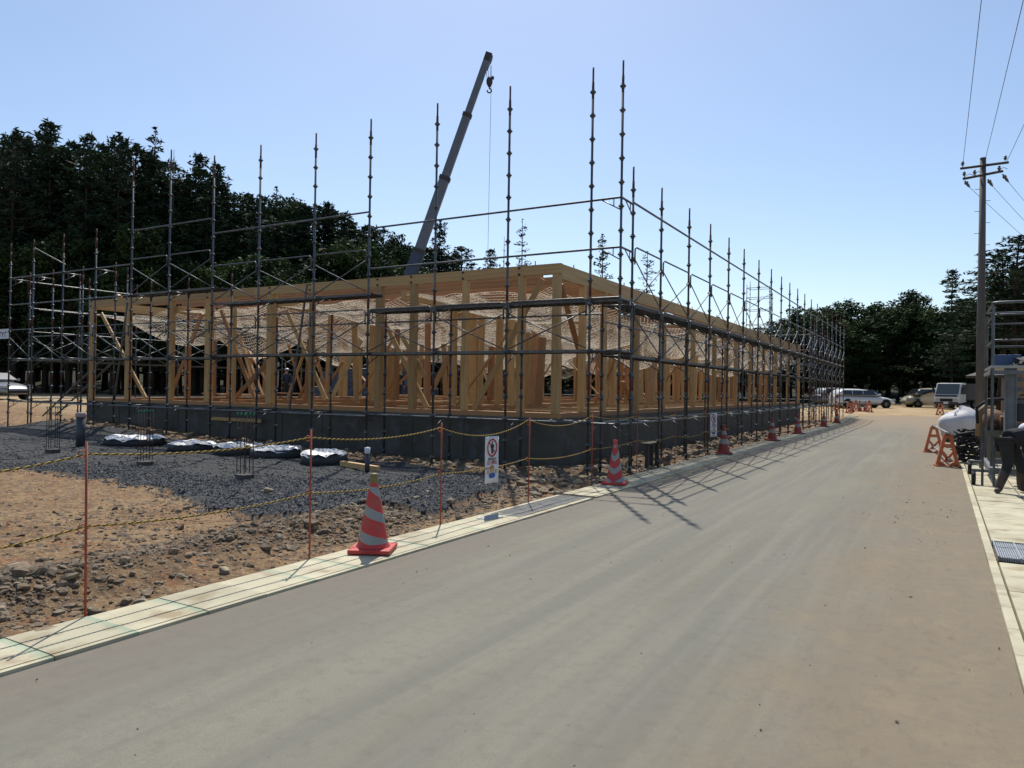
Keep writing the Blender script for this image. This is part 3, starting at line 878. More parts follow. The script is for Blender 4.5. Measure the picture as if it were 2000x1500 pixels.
# safety net slung under the roof beams: real strands
cell = .105
nu = int((BW - .5) / cell); nv = int((BLEN - .5) / cell)
U, W = np.meshgrid(np.arange(nu) * cell + .25, np.arange(nv) * cell + .25)
fold = .26
Xn = BX - U + fold * fbm(U * .9, W * .9, 3, 101); Yn = BY + W + fold * fbm(U * .9, W * .9, 3, 111)
Xn = np.clip(Xn, BX - BW + .2, BX - .2); Yn = np.clip(Yn, BY + .2, BY + BLEN - .2)
bay = np.abs(np.sin(np.pi * U / 4.3)) ** .7 * np.abs(np.sin(np.pi * W / 3.64)) ** .6
Zn = 3.92 + .55 * sstep(.2, 4.5, W) * sstep(.2, 3.5, U) - (.22 + 1.25 * sstep(0, 4.5, W)) * bay * (.7 + .8 * (fbm(U * .25, W * .25, 2, 121) + .4)) + .16 * fbm(U * 1.2, W * .7, 3, 131) - .12
Zn = np.minimum(Zn, 3.95 + .55 * sstep(.2, 4.5, W) * sstep(.2, 3.5, U))
P = np.stack([Xn, Yn, Zn], -1)


def strands(P, r):
    """triangular strands along axis 1 of P (m, n, 3)"""
    m_, n_, _ = P.shape
    offs = np.array([[0, 0, r], [r * .87, r * .5, -r * .5], [-r * .87, -r * .5, -r * .5]])
    V = (P[:, :, None, :] + offs[None, None]).reshape(-1, 3)
    i = np.arange(m_ * n_).reshape(m_, n_) * 3
    a = i[:, :-1].ravel(); b = i[:, 1:].ravel()
    Q = np.concatenate([np.stack([a + j, b + j, b + (j + 1) % 3, a + (j + 1) % 3], 1) for j in range(3)])
    return V, Q


V1, Q1 = strands(P, .0064); V2, Q2 = strands(P.transpose(1, 0, 2), .0064)
net = link('safety_net', np_mesh('safety_net', np.concatenate([V1, V2]), np.concatenate([Q1, Q2 + len(V1)]), [M['net']]))
tag(net, 'beige safety net sagging in folds under the roof beams of the timber frame', 'safety net')


# ------------------------------------------------------------------ scaffolding
tube_me = {}


def pipe(name, p0, p1, r, parent, m='steel'):
    if m not in tube_me:
        tube_me[m] = MB().tube([(0, 0, -.5), (0, 0, .5)], 1, 8).mesh('pipe', M[m])
    p0 = Vector(p0); p1 = Vector(p1); d = p1 - p0
    o = link(name, tube_me[m], parent)
    q = d.to_track_quat('Z', 'Y')
    mw = Matrix.LocRotScale((p0 + p1) / 2, q, (r, r, d.length))
    if parent is not None: mw = Matrix.Translation(-parent.location) @ mw
    o.matrix_local = mw
    return o


pole_cache = {}


def pole_mesh(z0, z1, lod=0):
    key = (round(z0, 2), round(z1, 2), lod)
    if key not in pole_cache:
        b = MB()
        n = 8 if lod == 0 else 6
        b.tube([(0, 0, z0), (0, 0, z1 - .28)], .0245, n)
        b.tube([(0, 0, z1 - .29), (0, 0, z1)], .019, n, 1)
        b.tube([(0, 0, z1 - .60), (0, 0, z1 - .28)], .0262, n, 1)
        z = .98 - .45 * 2
        while z < z1 - .3:
            if z > z0 + .1:
                b.lathe([(.024, z - .05), (.036, z - .04), (.040, z - .012), (.060, z - .010), (.060, z + .008), (.040, z + .012), (.036, z + .035), (.024, z + .05)], n)
            z += .45
        for zr in (3.55, 1.75):
            if z1 > zr + 1.0:
                b.tube([(0, 0, zr - .17), (0, 0, zr + .17)], .0275, n, 1)
        b.box((0, 0, z0 + .004), (.14, .14, .008))
        b.tube([(0, 0, z0), (0, 0, z0 + .25)], .017, n)
        pole_cache[key] = b.mesh('standard', [M['steel'], M['rust_red']])
    return pole_cache[key]


def guard_mesh(L, h):
    b = MB(); r = .017
    x0, x1 = .06, L - .06
    c = .09
    pts = [(x0, 0, .06)]
    for k_ in range(5):
        q = math.pi - k_ * math.pi / 8; pts.append((x0 + c + c * math.cos(q), 0, h - c + c * math.sin(q)))
    for k_ in range(5):
        q = math.pi / 2 - k_ * math.pi / 8; pts.append((x1 - c + c * math.cos(q), 0, h - c + c * math.sin(q)))
    pts.append((x1, 0, .06))
    # rails end near the standards: hoop legs only near the top, then X bracing
    pts[0] = (x0, 0, h - .34); pts[-1] = (x1, 0, h - .34)
    b.tube(pts, r, 6)
    b.tube([(x0, 0, h - .24), (x1, 0, .03)], .0135, 6)
    b.tube([(x1, 0, h - .24), (x0, 0, .03)], .0135, 6)
    return b.mesh('guard_frame', M['steel'])


guard_me = {h: guard_mesh(1.8, h) for h in (.98, 1.10)}


def deck_me():
    b = MB()
    for i in range(12):
        b.box((.9, -.226 + i * .041, 0), (1.72, .023, .012))
    for s_ in (-1, 1):
        b.box((.9, s_ * .245, -.022), (1.72, .010, .055))
    for i in range(5):
        b.box((.2 + i * .35, 0, -.022), (.03, .48, .03))
    for xx in (.03, 1.77):
        for s_ in (-1, 1):
            b.box((xx, s_ * .17, .005), (.07, .045, .03))
    return b.mesh('deck_plank', M['deck_steel'])


deck_mesh_ = deck_me()


def bracket_me(w):
    b = MB()
    b.tube([(0, 0, 0), (w, 0, 0)], .021, 6)
    b.tube([(0.02, 0, -.24), (w * .66, 0, -.01)], .012, 6)
    b.tube([(w * .26, 0, -.14), (w * .26, 0, 0)], .010, 6)
    return b.mesh('transom', M['steel'])


trans_me = bracket_me(.61)


class Run:
    """a run of scaffold: u along, v across (0 outer, .61 inner)"""
    def __init__(s, root, axis_, org, sv):
        s.root, s.ax, s.org, s.sv = root, axis_, org, sv

    def p(s, u, v, z):
        if s.ax == 'x': return Vector((u, s.org + s.sv * v, z))
        return Vector((s.org + s.sv * v, u, z))

    def put(s, name, me, u, v, z, L=None, base=1.8, across=False):
        o = link(name, me, s.root)
        rz = 0 if s.ax == 'x' else math.pi / 2
        if across:
            rz = math.atan2(*(s.p(0, 1, 0) - s.p(0, 0, 0)).yx)
        mw = Matrix.Translation(s.p(u, v, z) - s.root.location) @ Matrix.Rotation(rz, 4, 'Z')
        if L is not None: mw = mw @ Matrix.Diagonal((L / base, 1, 1, 1))
        o.matrix_local = mw
        return o

    def pole(s, u, v, z1, lod=0):
        q = s.p(u, v, 0); z0 = min(float(ground_z(q.x, q.y)) + .01, .12) if q.y < 40 else float(ground_z(q.x, q.y))
        z0 = round(z0 * 10) / 10 - .06
        return s.put('standard', pole_mesh(z0, z1, lod), u, v, 0)

    def ledger(s, u0, u1, v, z, r=.0215, name='ledger'):
        return pipe(name, s.p(u0, v, z), s.p(u1, v, z), r, s.root)

    def deck(s, u0, u1, z, v=.305):
        return s.put('deck_plank', deck_mesh_, u0, v, z, u1 - u0)

    def guard(s, u0, u1, z, h=.98, v=-.03):
        return s.put('guard_frame', guard_me[h], u0, v, z, u1 - u0)

    def transom(s, u, z):
        return s.put('transom', trans_me, u, 0, z, across=True)


# front run, along the long side facing the camera
scf = thing('scaffold', 'steel scaffold along the left side of the timber frame facing the gravel plot', 'scaffold', (-5.2, 12.89, 0))
rf = Run(scf, 'x', 12.89, 1)
fu = [-27.05, -25.62, -23.88, -22.11, -20.32, -18.59, -16.76, -14.98, -13.06, -11.34, -9.47, -7.65, -5.81]
ft = [6.19, 6.20, 6.22, 6.22, 8.02, 8.09, 7.66, 7.67, 7.66, 7.71, 7.73, 7.75, 7.75]
for u, t in zip(fu, ft):
    rf.pole(u, 0, t)
for u in fu:
    if u < -21: t = 5.3
    elif u < -16: t = 4.6
    else: t = 3.35
    rf.pole(u + (.02 if u < -6 else 0), .61, t)
rf.pole(-5.2, 0, 7.76)
for a, b_ in zip(fu[:-1], fu[1:]):
    mid = (a + b_) / 2
    zl = .95 if mid > -12 else .90
    rf.ledger(a, b_, 0, zl); rf.ledger(a, b_, .61, zl)
    z1 = 2.36 if mid > -16 else 2.30
    rf.deck(a, b_, z1)
    rf.guard(a, b_, z1, .98)
    rf.ledger(a, b_, .61, 3.10, .017)
    if mid > -11.34:
        rf.deck(a, b_, 3.33); rf.ledger(a, b_, 0, 4.27); rf.ledger(a, b_, 0, 5.20)
    elif mid > -16.76:
        rf.deck(a, b_, 3.73); rf.guard(a, b_, 3.73, .98); rf.ledger(a, b_, 0, 5.58)
    elif mid > -20.32:
        rf.deck(a, b_, 4.17); rf.guard(a, b_, 4.17, .98); rf.ledger(a, b_, 0, 5.99)
    else:
        rf.ledger(a, b_, 0, 5.02); rf.ledger(a, b_, 0, 4.12)
for u in fu:
    rf.transom(u, 2.33); rf.transom(u, .93)
    if u > -11.4: rf.transom(u, 3.30)
    elif u > -20.4: rf.transom(u, 3.73 if u > -16.8 else 4.14)
    else: rf.transom(u, 5.0)
# corner bay
for z in (.95, 2.33, 3.33, 4.27, 5.20):
    pipe('ledger', (-5.81, 12.89, z), (-5.2, 12.89, z), .0215, scf)
corner_me = MB().tube([(0, 0, -.24), (.40, 0, -.01)], .012, 6).tube([(.15, 0, -.15), (.15, 0, 0)], .010, 6).mesh('corner_brace', M['steel'])
for z in (4.27, 5.20):
    o = link('corner_brace', corner_me, scf); o.matrix_local = Matrix.Translation((0, 0, z)) @ Matrix.Rotation(math.pi, 4, 'Z')
    o = link('corner_brace', corner_me, scf); o.matrix_local = Matrix.Translation((0, .61, z)) @ Matrix.Rotation(-math.pi / 2, 4, 'Z')
    pipe('ledger', (-5.2, 12.89, z), (-5.2, 13.5, z), .0215, scf)
for z in (.95, 2.33, 3.31):
    pipe('ledger', (-5.2, 12.89, z), (-5.2, 13.5, z), .0215, scf)
rf.put('deck_plank', deck_mesh_, -5.81, .305, 2.34, .61); rf.put('deck_plank', deck_mesh_, -5.81, .305, 3.32, .61)
# long raking props and the stair at the left end
for a, b_ in (((600, 555), (565, 800)), ((249, 590), (222, 790))):
    pipe('raking_prop', hit(*a, 1, 13.62), hit(*b_, 1, 13.62), .03, scf)
pipe('diagonal', hit(65, 483, 1, 12.9), hit(128, 517, 1, 13.4), .0215, scf)
st0 = Vector((-27.6, 14.5, .35)); st1 = Vector((-24.0, 14.5, 2.35))
for dy in (-.22, .22):
    pipe('stair_stringer', st0 + Vector((0, dy, 0)), st1 + Vector((0, dy, 0)), .03, scf)
tread = MB().box((0, 0, 0), (.2, .44, .03)).mesh('stair_tread', M['deck_steel'])
for i in range(9):
    o = link('stair_tread', tread, scf); o.location = st0.lerp(st1, (i + .5) / 9) - scf.location

# side run along the road
scs = thing('scaffold', 'long steel scaffold along the road side of the timber frame', 'scaffold', (-5.2, 13.5, 0))
rs = Run(scs, 'y', -5.2, -1)
su = [13.5, 15.18, 17.18, 19.03, 20.95, 22.8, 24.9, 26.95, 28.85, 30.6, 32.45, 34.3, 36.2, 38.1, 40.0, 41.9, 43.8, 45.7, 47.6, 49.5]
for i, u in enumerate(su):
    lod = 0 if i < 7 else 1
    rs.pole(u, 0, 5.93 if i < 12 else (5.9 if i < 15 else 6.1), lod)
    if i > 0: rs.pole(u, .61, 3.35 if i < 13 else 5.2, lod)
for i, (a, b_) in enumerate(zip(su[:-1], su[1:])):
    rs.ledger(a, b_, 0, .95); rs.ledger(a, b_, .61, .95)
    rs.deck(a, b_, 2.29); rs.guard(a, b_, 2.29, .98)
    rs.deck(a, b_, 3.28); rs.guard(a, b_, 3.28, 1.10)
    rs.ledger(a, b_, 0, 5.24); rs.ledger(a, b_, .61, 2.95, .017)
    # deck trim tubes that catch the sun
for u in su:
    rs.transom(u, 2.26); rs.transom(u, 3.25); rs.transom(u, .93)

# left side run and rear run, seen through the frame
scl = thing('scaffold', 'steel scaffold at the far left running back past the end of the timber frame', 'scaffold', (-26.5, 13.5, 0))
rl = Run(scl, 'y', -27.05, 1)
lu = [15.2, 17.0, 18.8, 20.6, 22.4, 24.2, 26.0, 27.8, 29.6, 31.4, 33.2, 35, 36.8, 38.6, 40.4, 42.2, 44, 45.8]
for i, u in enumerate(lu):
    rl.pole(u, 0, 6.0 if i % 3 else 5.5, 1); rl.pole(u, .61, 5.3, 1)
for a, b_ in zip([13.5] + lu[:-1], lu):
    rl.ledger(a, b_, 0, 4.98); rl.ledger(a, b_, 0, 4.08); rl.ledger(a, b_, .61, 4.9); rl.ledger(a, b_, .61, 4.0)
    rl.deck(a, b_, 2.3); rl.guard(a, b_, 2.3, .98); rl.ledger(a, b_, 0, 1.0)
scr = thing('scaffold', 'steel scaffold behind the timber frame seen through its posts', 'scaffold', (-16, 46.6, 0))
rb = Run(scr, 'x', 46.6, -1)
bu = list(np.arange(-25.0, -5.5, 1.85))
for i, u in enumerate(bu):
    rb.pole(u, 0, 6.0, 1); rb.pole(u, .61, 5.2, 1)
for a, b_ in zip(bu[:-1], bu[1:]):
    for z in (5.0, 4.1, 1.2): rb.ledger(a, b_, .61, z)
    rb.deck(a, b_, 2.3); rb.guard(a, b_, 2.3, .98, .64); rb.deck(a, b_, 3.3); rb.guard(a, b_, 3.3, 1.10, .64)
# the free tower standing beyond the frame
twr = thing('scaffold_tower', 'small open scaffold tower rising above trees beyond the long eaves beam', 'scaffold', dep(1478, 770, 60))
for dx, dy, t in ((-.9, 0, 10.2), (.9, 0, 10.0), (-.9, 1.2, 10.6), (.9, 1.2, 9.6)):
    o = link('standard', pole_mesh(0, t, 1), twr); o.location = (dx, dy, -1.2)
for z in (4.5, 5.7, 6.9, 7.9, 8.7):
    for p0, p1 in (((-.9, 0), (.9, 0)), ((-.9, 1.2), (.9, 1.2)), ((-.9, 0), (-.9, 1.2)), ((.9, 0), (.9, 1.2))):
        pipe('ledger', twr.location + Vector((*p0, z)), twr.location + Vector((*p1, z)), .022, twr)
for z in (4.5, 6.9):
    pipe('diagonal', twr.location + Vector((-.9, 0, z)), twr.location + Vector((.9, 0, z + 1.2)), .018, twr)

# banner on the left scaffold
ban = thing('banner', 'white banner with grey markings tied to the far left scaffold', 'banner', hit(10, 652, 1, 15.6))
b = MB().box((-.1, 0, 0), (.9, .012, .40)); b.obj('sheet', M['white'], ban)
b = MB()
for i in range(3): b.box((-.35 + i * .2, -.010, .06 - .03 * (i % 2)), (.14, .004, .05)).box((-.40 + i * .2, -.010, -.06), (.03, .004, .12))
b.obj('lettering', M['darkgrey'], ban)

# ------------------------------------------------------------------ rope fence
ry_ = [0.83, 2.87, 4.91, 6.95, 9.04, 11.2, 13.27, 15.6, 18.0, 20.4]
post_names = ['nearest the camera', 'second from the camera, left of the striped cone', 'third from the camera, by the gravel tip', 'fourth from the camera, right of the hanging sign', 'fifth from the camera, before the chevron cone', 'sixth from the camera, before the dark wooden stand', 'seventh from the camera, beside the scaffold foot', 'eighth from the camera, near the thin white sign', 'ninth from the camera, beside the third cone']
FX = -4.97
for i, yy in enumerate(ry_):
    if i == 0: continue
    t = thing('rope_post', 'thin orange rope post ' + post_names[i - 1], 'post', (FX, yy, -.02), 0, 'orange rope posts along the kerb')
    t.rotation_euler = (random.uniform(-.015, .015), random.uniform(-.012, .012), 0)
    MB().tube([(0, 0, 0), (0, 0, 1.21)], .0085, 8).obj('rod', M['post_orange'], t)
    for z in (1.13, .63):
        q = MB().tube([(0.0, -.008 + .026 * math.sin(a_), z + .026 * math.cos(a_)) for a_ in np.linspace(0, 2 * math.pi, 11)], .0045, 5)
        q.obj('rope_ring', M['post_orange'], t).location = (-.02, -.01, 0)


def rope(name, zs, sag, label, y1=20.4):
    t = thing(name, label, 'rope', (FX, ry_[0], 0))
    pts = []
    for i in range(len(ry_) - 1):
        a, b_ = ry_[i], ry_[i + 1]; n_ = int((b_ - a) / .012)
        for j in range(n_):
            f = j / n_; s_ = sag[i % len(sag)]
            pts.append((FX - .018, a + (b_ - a) * f, zs[i] * (1 - f) + zs[i + 1] * f - s_ * 4 * f * (1 - f)))
    pts = np.array(pts); ph = pts[:, 1] * 2 * math.pi / .062
    for k_, (mname, nm2) in enumerate((('rope_y', 'yellow_strand'), ('rope_k', 'black_strand'))):
        q = pts - np.array(t.location)
        q[:, 0] += .0040 * np.cos(ph + k_ * math.pi); q[:, 2] += .0040 * np.sin(ph + k_ * math.pi)
        V = []; n_ = len(q)
        for j in range(5):
            a_ = 2 * math.pi * j / 5
            V.append(q + np.array([math.cos(a_) * (.0050 - .0006 * k_), 0, math.sin(a_) * (.0050 - .0006 * k_)]))
        V = np.stack(V, 1).reshape(-1, 3); i0 = np.arange(n_ - 1) * 5
        Q = np.concatenate([np.stack([i0 + j, i0 + (j + 1) % 5, i0 + 5 + (j + 1) % 5, i0 + 5 + j], 1) for j in range(5)])
        link(nm2, np_mesh(nm2, V, Q, [M[mname]]), t)
    return t


rope('rope', [1.13, 1.11, 1.12, 1.13, 1.16, 1.16, 1.10, 1.08, 1.06, 1.06], [.10, .05, .065, .15, .12, .05, .06], 'upper yellow and black rope strung along the orange posts')
rope('rope', [.62, .62, .61, .60, .62, .61, .64, .62, .60, .6], [.07, .045, .05, .04, .06, .03, .05], 'lower yellow and black rope strung along the orange posts')


# ------------------------------------------------------------------ hanging signs
def text_mesh(txt, size, m):
    c = bpy.data.curves.new('t', 'FONT'); c.body = txt; c.size = size; c.align_x = 'CENTER'; c.align_y = 'CENTER'; c.extrude = .0006; c.offset = size * .012
    o = bpy.data.objects.new('t', c); COL.objects.link(o)
    dg = bpy.context.evaluated_depsgraph_get(); dg.update()
    me = bpy.data.meshes.new_from_object(o.evaluated_get(dg))
    bpy.data.objects.remove(o)
    me.materials.clear(); me.materials.append(m)
    return me


def flat(pts, m, name, parent, y=-.003, th=.0016):
    """flat print: polygon in the sign's XZ plane"""
    b = MB().prism([(p[0], p[1]) for p in pts], y - th / 2, y + th / 2)
    return b.obj(name, m, parent)


def circ(cx, cz, rx, rz, n=28, a0=0, a1=2 * math.pi):
    return [(cx + rx * math.cos(a0 + (a1 - a0) * i / n), cz + rz * math.sin(a0 + (a1 - a0) * i / n)) for i in range(n)]


def no_entry_sign(loc, rz, label, full=True):
    t = thing('hanging_sign', label, 'sign', loc, rz)
    w, h = .305, .60
    n = 10
    V = []; F = []
    for j in range(n + 1):
        for i in range(5):
            V.append((-w / 2 + w * i / 4, .006 * math.sin(j * .6) * (j / n), -h * j / n))
    for j in range(n):
        for i in range(4): F.append((j * 5 + i, j * 5 + i + 1, j * 5 + i + 6, j * 5 + i + 5))
    o = link('sheet', mesh_from('sheet', V, F, M['white'], smooth=True), t)
    sl = o.modifiers.new('thick', 'SOLIDIFY'); sl.thickness = .002
    yy = -.009
    ring_o = circ(0, -.147, .113, .118, 40); ring_i = circ(0, -.147, .091, .096, 40)
    V = [(x_, yy, z_) for x_, z_ in ring_o] + [(x_, yy, z_) for x_, z_ in ring_i]
    F = [(i, (i + 1) % 40, 40 + (i + 1) % 40, 40 + i) for i in range(40)]
    link('prohibition_ring', mesh_from('prohibition_ring', V, F, M['sign_red']), t)
    flat([(-.070, -.078), (-.060, -.069), (.073, -.215), (.063, -.224)], M['sign_red'], 'prohibition_bar', t, yy - .001)
    f = MB()
    f.prism(circ(.0, -.078, .013, .014, 14), yy - .0025, yy - .0005)
    f.prism([(-.032, -.100), (.030, -.100), (.036, -.150), (.027, -.152), (.020, -.120), (.017, -.222), (.004, -.222), (0, -.165), (-.004, -.222), (-.018, -.222), (-.020, -.120), (-.030, -.150), (-.038, -.148)], yy - .0025, yy - .0005)
    f.obj('walking_figure', M['black'], t)
    for txt, sz, z_, m in (('関係者以外', .036, -.292, M['black']), ('立入禁止', .058, -.338, M['sign_red'])):
        o = link('lettering', text_mesh(txt, sz, m), t); o.rotation_euler = (math.pi / 2, 0, 0); o.location = (0, yy - .001, z_)
    # plain bowing worker picture
    flat(circ(0, -.405, .046, .035, 20, 0, math.pi) + [(-.046, -.44), (.046, -.44)], M['sign_orange'], 'helmet_picture', t, yy)
    flat(circ(0, -.440, .040, .030, 20), M['sign_skin'], 'face_picture', t, yy - .0015)
    flat([(-.055, -.470), (.055, -.470), (.075, -.500), (.050, -.535), (-.050, -.535), (-.075, -.500)], M['sign_blue'], 'shirt_picture', t, yy)
    for s_ in (-1, 1):
        flat(circ(s_ * .09, -.455, .026, .030, 12), M['sign_skin'], 'hand_picture', t, yy)
    return t


no_entry_sign((FX - .02, 8.085, .975), math.pi / 2 - .05, 'white hanging sign with red prohibition circle and red lettering on the upper rope')
no_entry_sign((FX - .02, 18.8, 1.04), math.pi / 2 - .3, 'narrow white hanging sign far along the rope beside the third cone')


# ------------------------------------------------------------------ traffic cones
def cone(loc, rz, label, style):
    t = thing('traffic_cone', label, 'traffic cone', loc, rz, 'traffic cones along the kerb')
    red = M['cone_red'] if style != 'band' else M['cone_far_red']
    b = MB()
    pl = [(-.185, -.185), (.185, -.185), (.185, .185), (-.185, .185)]
    b.box((0, 0, .024), (.40, .40, .040))
    o = b.obj('base', red, t, bevel=.008)
    r0, r1, h = .150, .036, .66
    n, k_ = (120, 130) if style != 'band' else (32, 40)
    V = []; F = []; mi = []
    for j in range(k_ + 1):
        f = j / k_; z = .046 + (h - .046) * f; r = r0 * (1 - f) + r1 * f
        if f < .06: r += .012 * (1 - f / .06)
        for i in range(n):
            a = 2 * math.pi * i / n; V.append((r * math.cos(a), r * math.sin(a), z))
    for j in range(k_):
        f = (j + .5) / k_
        for i in range(n):
            F.append((j * n + i, j * n + (i + 1) % n, (j + 1) * n + (i + 1) % n, (j + 1) * n + i))
            a = (i + .5) / n
            if style == 'spiral':
                q = (f * 2.55 + 1.0 * ((a - .72 + .5) % 1.0) - .05) % 1.0
                w = q > .62 and .06 < f < .93
            elif style == 'chevron':
                q = (f * 2.9 - abs(((a * 2.0) % 1.0) - .5) * 1.0) % 1.0
                w = q > .58
            else:
                w = (.36 < f < .55) or (.72 < f < .88)
            mi.append(1 if w else 0)
    me = mesh_from('cone_shell', V, F, [red, M['cone_white']], mi, smooth=True)
    link('cone_shell', me, t)
    cap = MB().lathe([(.034, .652), (.038, .660), (.038, .735), (.034, .742), (0, .742)], 20)
    cap.obj('top_cap', M['cone_yellow'] if style == 'spiral' else red, t)
    return t


cone((-4.70, 5.47, .018), R(28), 'large red cone with slanting grey stripes and yellow cap, nearest the camera', 'spiral')
cone((-4.72, 11.6, .018), R(12), 'red cone with white chevron stripes near the scaffold corner', 'chevron')
for i, (yy, lb) in enumerate(((18.86, 'third red cone along the kerb, beside the thin white sign'), (25.06, 'fourth red cone along the kerb from the camera'), (30.05, 'fifth red cone along the kerb from the camera'), (37.3, 'sixth red cone along the kerb from the camera'), (42.35, 'seventh red cone along the kerb, nearest the scaffold end'))):
    cone((-4.74, yy, .018), R(20 + 17 * i), lb, 'band')
for px, py, lb in ((1664, 819, 'small red cone just past the scaffold end, leftmost of the far cones'), (1679, 803, 'far red cone standing on the dirt bank before the white wagon'), (1690, 814, 'far red cone, rightmost of those below the white wagon')):
    p = dep(px, py, 50)
    cone((p.x, p.y, float(ground_z(p.x, p.y)) + .0), .4, lb, 'band')


# ------------------------------------------------------------------ plot details: starter bars, pipes, covered pits
def rebar(px, py, top, label):
    p = hit(px, py, 2, 0.02); q = hit(px + 3, top, 1, p.y)
    t = thing('starter_bar_cage', label, 'rebar cage', (p.x, p.y, float(ground_z(p.x, p.y))))
    MB().box((0, 0, .02), (.22, .22, .13)).obj('concrete_pad', M['concrete'], t, bevel=.01)
    h = q.z - t.location.z
    for i in range(6):
        dx, dy = [(-.09, -.09), (.0, -.09), (.09, -.09), (-.09, .09), (0, .09), (.09, .09)][i]
        MB().tube([(dx, dy, .1), (dx + random.uniform(-.01, .01), dy, h)], .0075, 6).obj('bar', M['rebar'], t)
        MB().tube([(dx, dy, h), (dx, dy, h + .05)], .013, 6).obj('bar_cap', M['green'], t)
    for z in (.35, .6, .85):
        MB().tube([(-.1, -.1, z), (.1, -.1, z), (.1, .1, z), (-.1, .1, z)], .005, 5, closed=True).obj('tie_hoop', M['rebar'], t)


rebar(103, 884, 798, 'thin starter bar cage with green caps at the far left')
rebar(283, 908, 806, 'thin starter bar cage standing before the long white sheet')
rebar(478, 936, 812, 'tall starter bar cage on a small concrete pad in the gravel')


def stub(px, py, top, r, m, mc, label, capped=True):
    p = hit(px, py, 2, 0.02); q = hit(px, top, 1, p.y)
    t = thing('stub_pipe', label, 'pipe', (p.x, p.y, float(ground_z(p.x, p.y)) - .05))
    h = q.z - t.location.z
    MB().lathe([(0, 0), (r, 0), (r, h - .1), (0, h - .1)], 18).obj('pipe', m, t)
    MB().lathe([(r * 1.0, h - .11), (r * 1.18, h - .10), (r * 1.12, h), (0, h + .01)], 18).obj('cap', mc, t)


stub(157, 870, 806, .105, M['pvc'], M['pink'], 'thick dark pipe stub with a pale pink cap at left')
stub(717, 921, 874, .045, M['pvc'], M['white'], 'slim dark pipe stub with white cap beside the plank')
p0 = hit(668, 905, 2, .06); p1 = hit(738, 916, 2, .06)
pl = thing('plank', 'yellowish wooden plank lying on the gravel behind the slim pipe', 'plank', (p0.x, p0.y, 0))
beam('board', p0, p1, .10, .10, pl, cube_w)


def covered_pit(px, py, wpx, label, seed, h, rimlabel):
    p = hit(px, py, 2, .0); dd = FW @ (np.array(p) - CPOS)
    r = wpx / FPX * dd / 2
    z0 = float(ground_z(p.x, p.y)) - .02
    rim = link('pit_rim', MB().lathe([(0, h - .05), (r * .88, h - .05), (r * .90, h - .035), (r * .95, h - .035), (r * .97, 0), (0, 0)], 26).mesh('pit_rim', M['darkgrey']))
    rim.location = (p.x, p.y, z0); tag(rim, rimlabel, 'pit rim')
    n_r, n_a = 14, 40; V = [(0, 0, h + .02)]; F = []
    for j in range(1, n_r + 1):
        f = j / n_r
        for i in range(n_a):
            a = 2 * math.pi * i / n_a
            q = Vector((math.cos(a) * 1.4, math.sin(a) * 1.4, seed * 3.1))
            rr_ = r * f * (1.0 + .14 * mnoise.noise(q))
            z = h + .05 * mnoise.noise(Vector((rr_ * 5 * math.cos(a), rr_ * 5 * math.sin(a), seed))) + .035 * mnoise.noise(Vector((rr_ * 12 * math.cos(a), rr_ * 12 * math.sin(a), seed + 3)))
            z += .03 * (1 - f) * abs(mnoise.noise(Vector((seed, a * .6, 0)))) * 3
            if f > .82:
                z -= (f - .82) / .18 * (.045 + .07 * mnoise.noise(q * 2.2))
            V.append((rr_ * math.cos(a), rr_ * math.sin(a), max(z, .03)))
    for i in range(n_a): F.append((0, 1 + i, 1 + (i + 1) % n_a))
    for j in range(n_r - 1):
        for i in range(n_a):
            a = 1 + j * n_a + i; b_ = 1 + j * n_a + (i + 1) % n_a
            F.append((a, a + n_a, b_ + n_a, b_))
    o = link('plastic_sheet', mesh_from('plastic_sheet', V, F, M['tarp'], smooth=True))
    o.location = (p.x, p.y, z0); o.rotation_euler = (0, 0, seed)
    tag(o, label, 'plastic sheet')


covered_pit(262, 868, 112, 'white crumpled sheet behind the pipe stub, leftmost of the sheets', 1.3, .20, 'dark round pit rim under the leftmost white sheet')
covered_pit(375, 880, 92, 'white crumpled sheet, second from the left on the plot', 2.1, .20, 'dark round pit rim under the second white sheet from left')
covered_pit(468, 886, 96, 'white crumpled sheet behind the tall starter bars', 3.4, .24, 'dark round pit rim under the third white sheet from left')
covered_pit(538, 893, 100, 'white crumpled sheet in the middle of the plot, fourth from left', 4.2, .24, 'dark round pit rim under the fourth white sheet from left')
covered_pit(634, 905, 92, 'white crumpled sheet nearest the striped cone, rightmost of the sheets', 5.7, .26, 'dark round pit rim under the rightmost white sheet')

# dark wooden stand by the kerb
p = hit(1268, 912, 2, 0)
t = thing('wooden_stand', 'low dark brown wooden stand between kerb and scaffold', 'stand', (p.x - .05, p.y, 0))
for dx, dy in ((0, 0), (-.1, .55), (.02, .56)):
    MB().box((dx, dy, .22), (.07, .07, .50)).obj('leg', M['roof_dark'], t)
MB().box((-.02, .28, .48), (.20, .72, .03)).obj('top_board', M['roof_dark'], t)
# thin board lying against the foundation
p0 = hit(412, 817, 1, BY - .12); p1 = hit(510, 822, 1, BY - .12)
t = thing('lumber', 'thin pale board propped along the concrete foundation at left', 'board', p0)
beam('board', p0, p1, .05, .09, t, cube_w)


# ------------------------------------------------------------------ crane
foot = dep(735, 728, 46); tip = dep(953, 112, 46)
CZ = float(ground_z(foot.x, foot.y))
crn = thing('mobile_crane', 'blue mobile crane behind the frame with a long grey telescopic boom', 'crane', (foot.x, foot.y, CZ))
d = (tip - foot); Lb = d.length; q = d.to_track_quat('Z', 'Y')


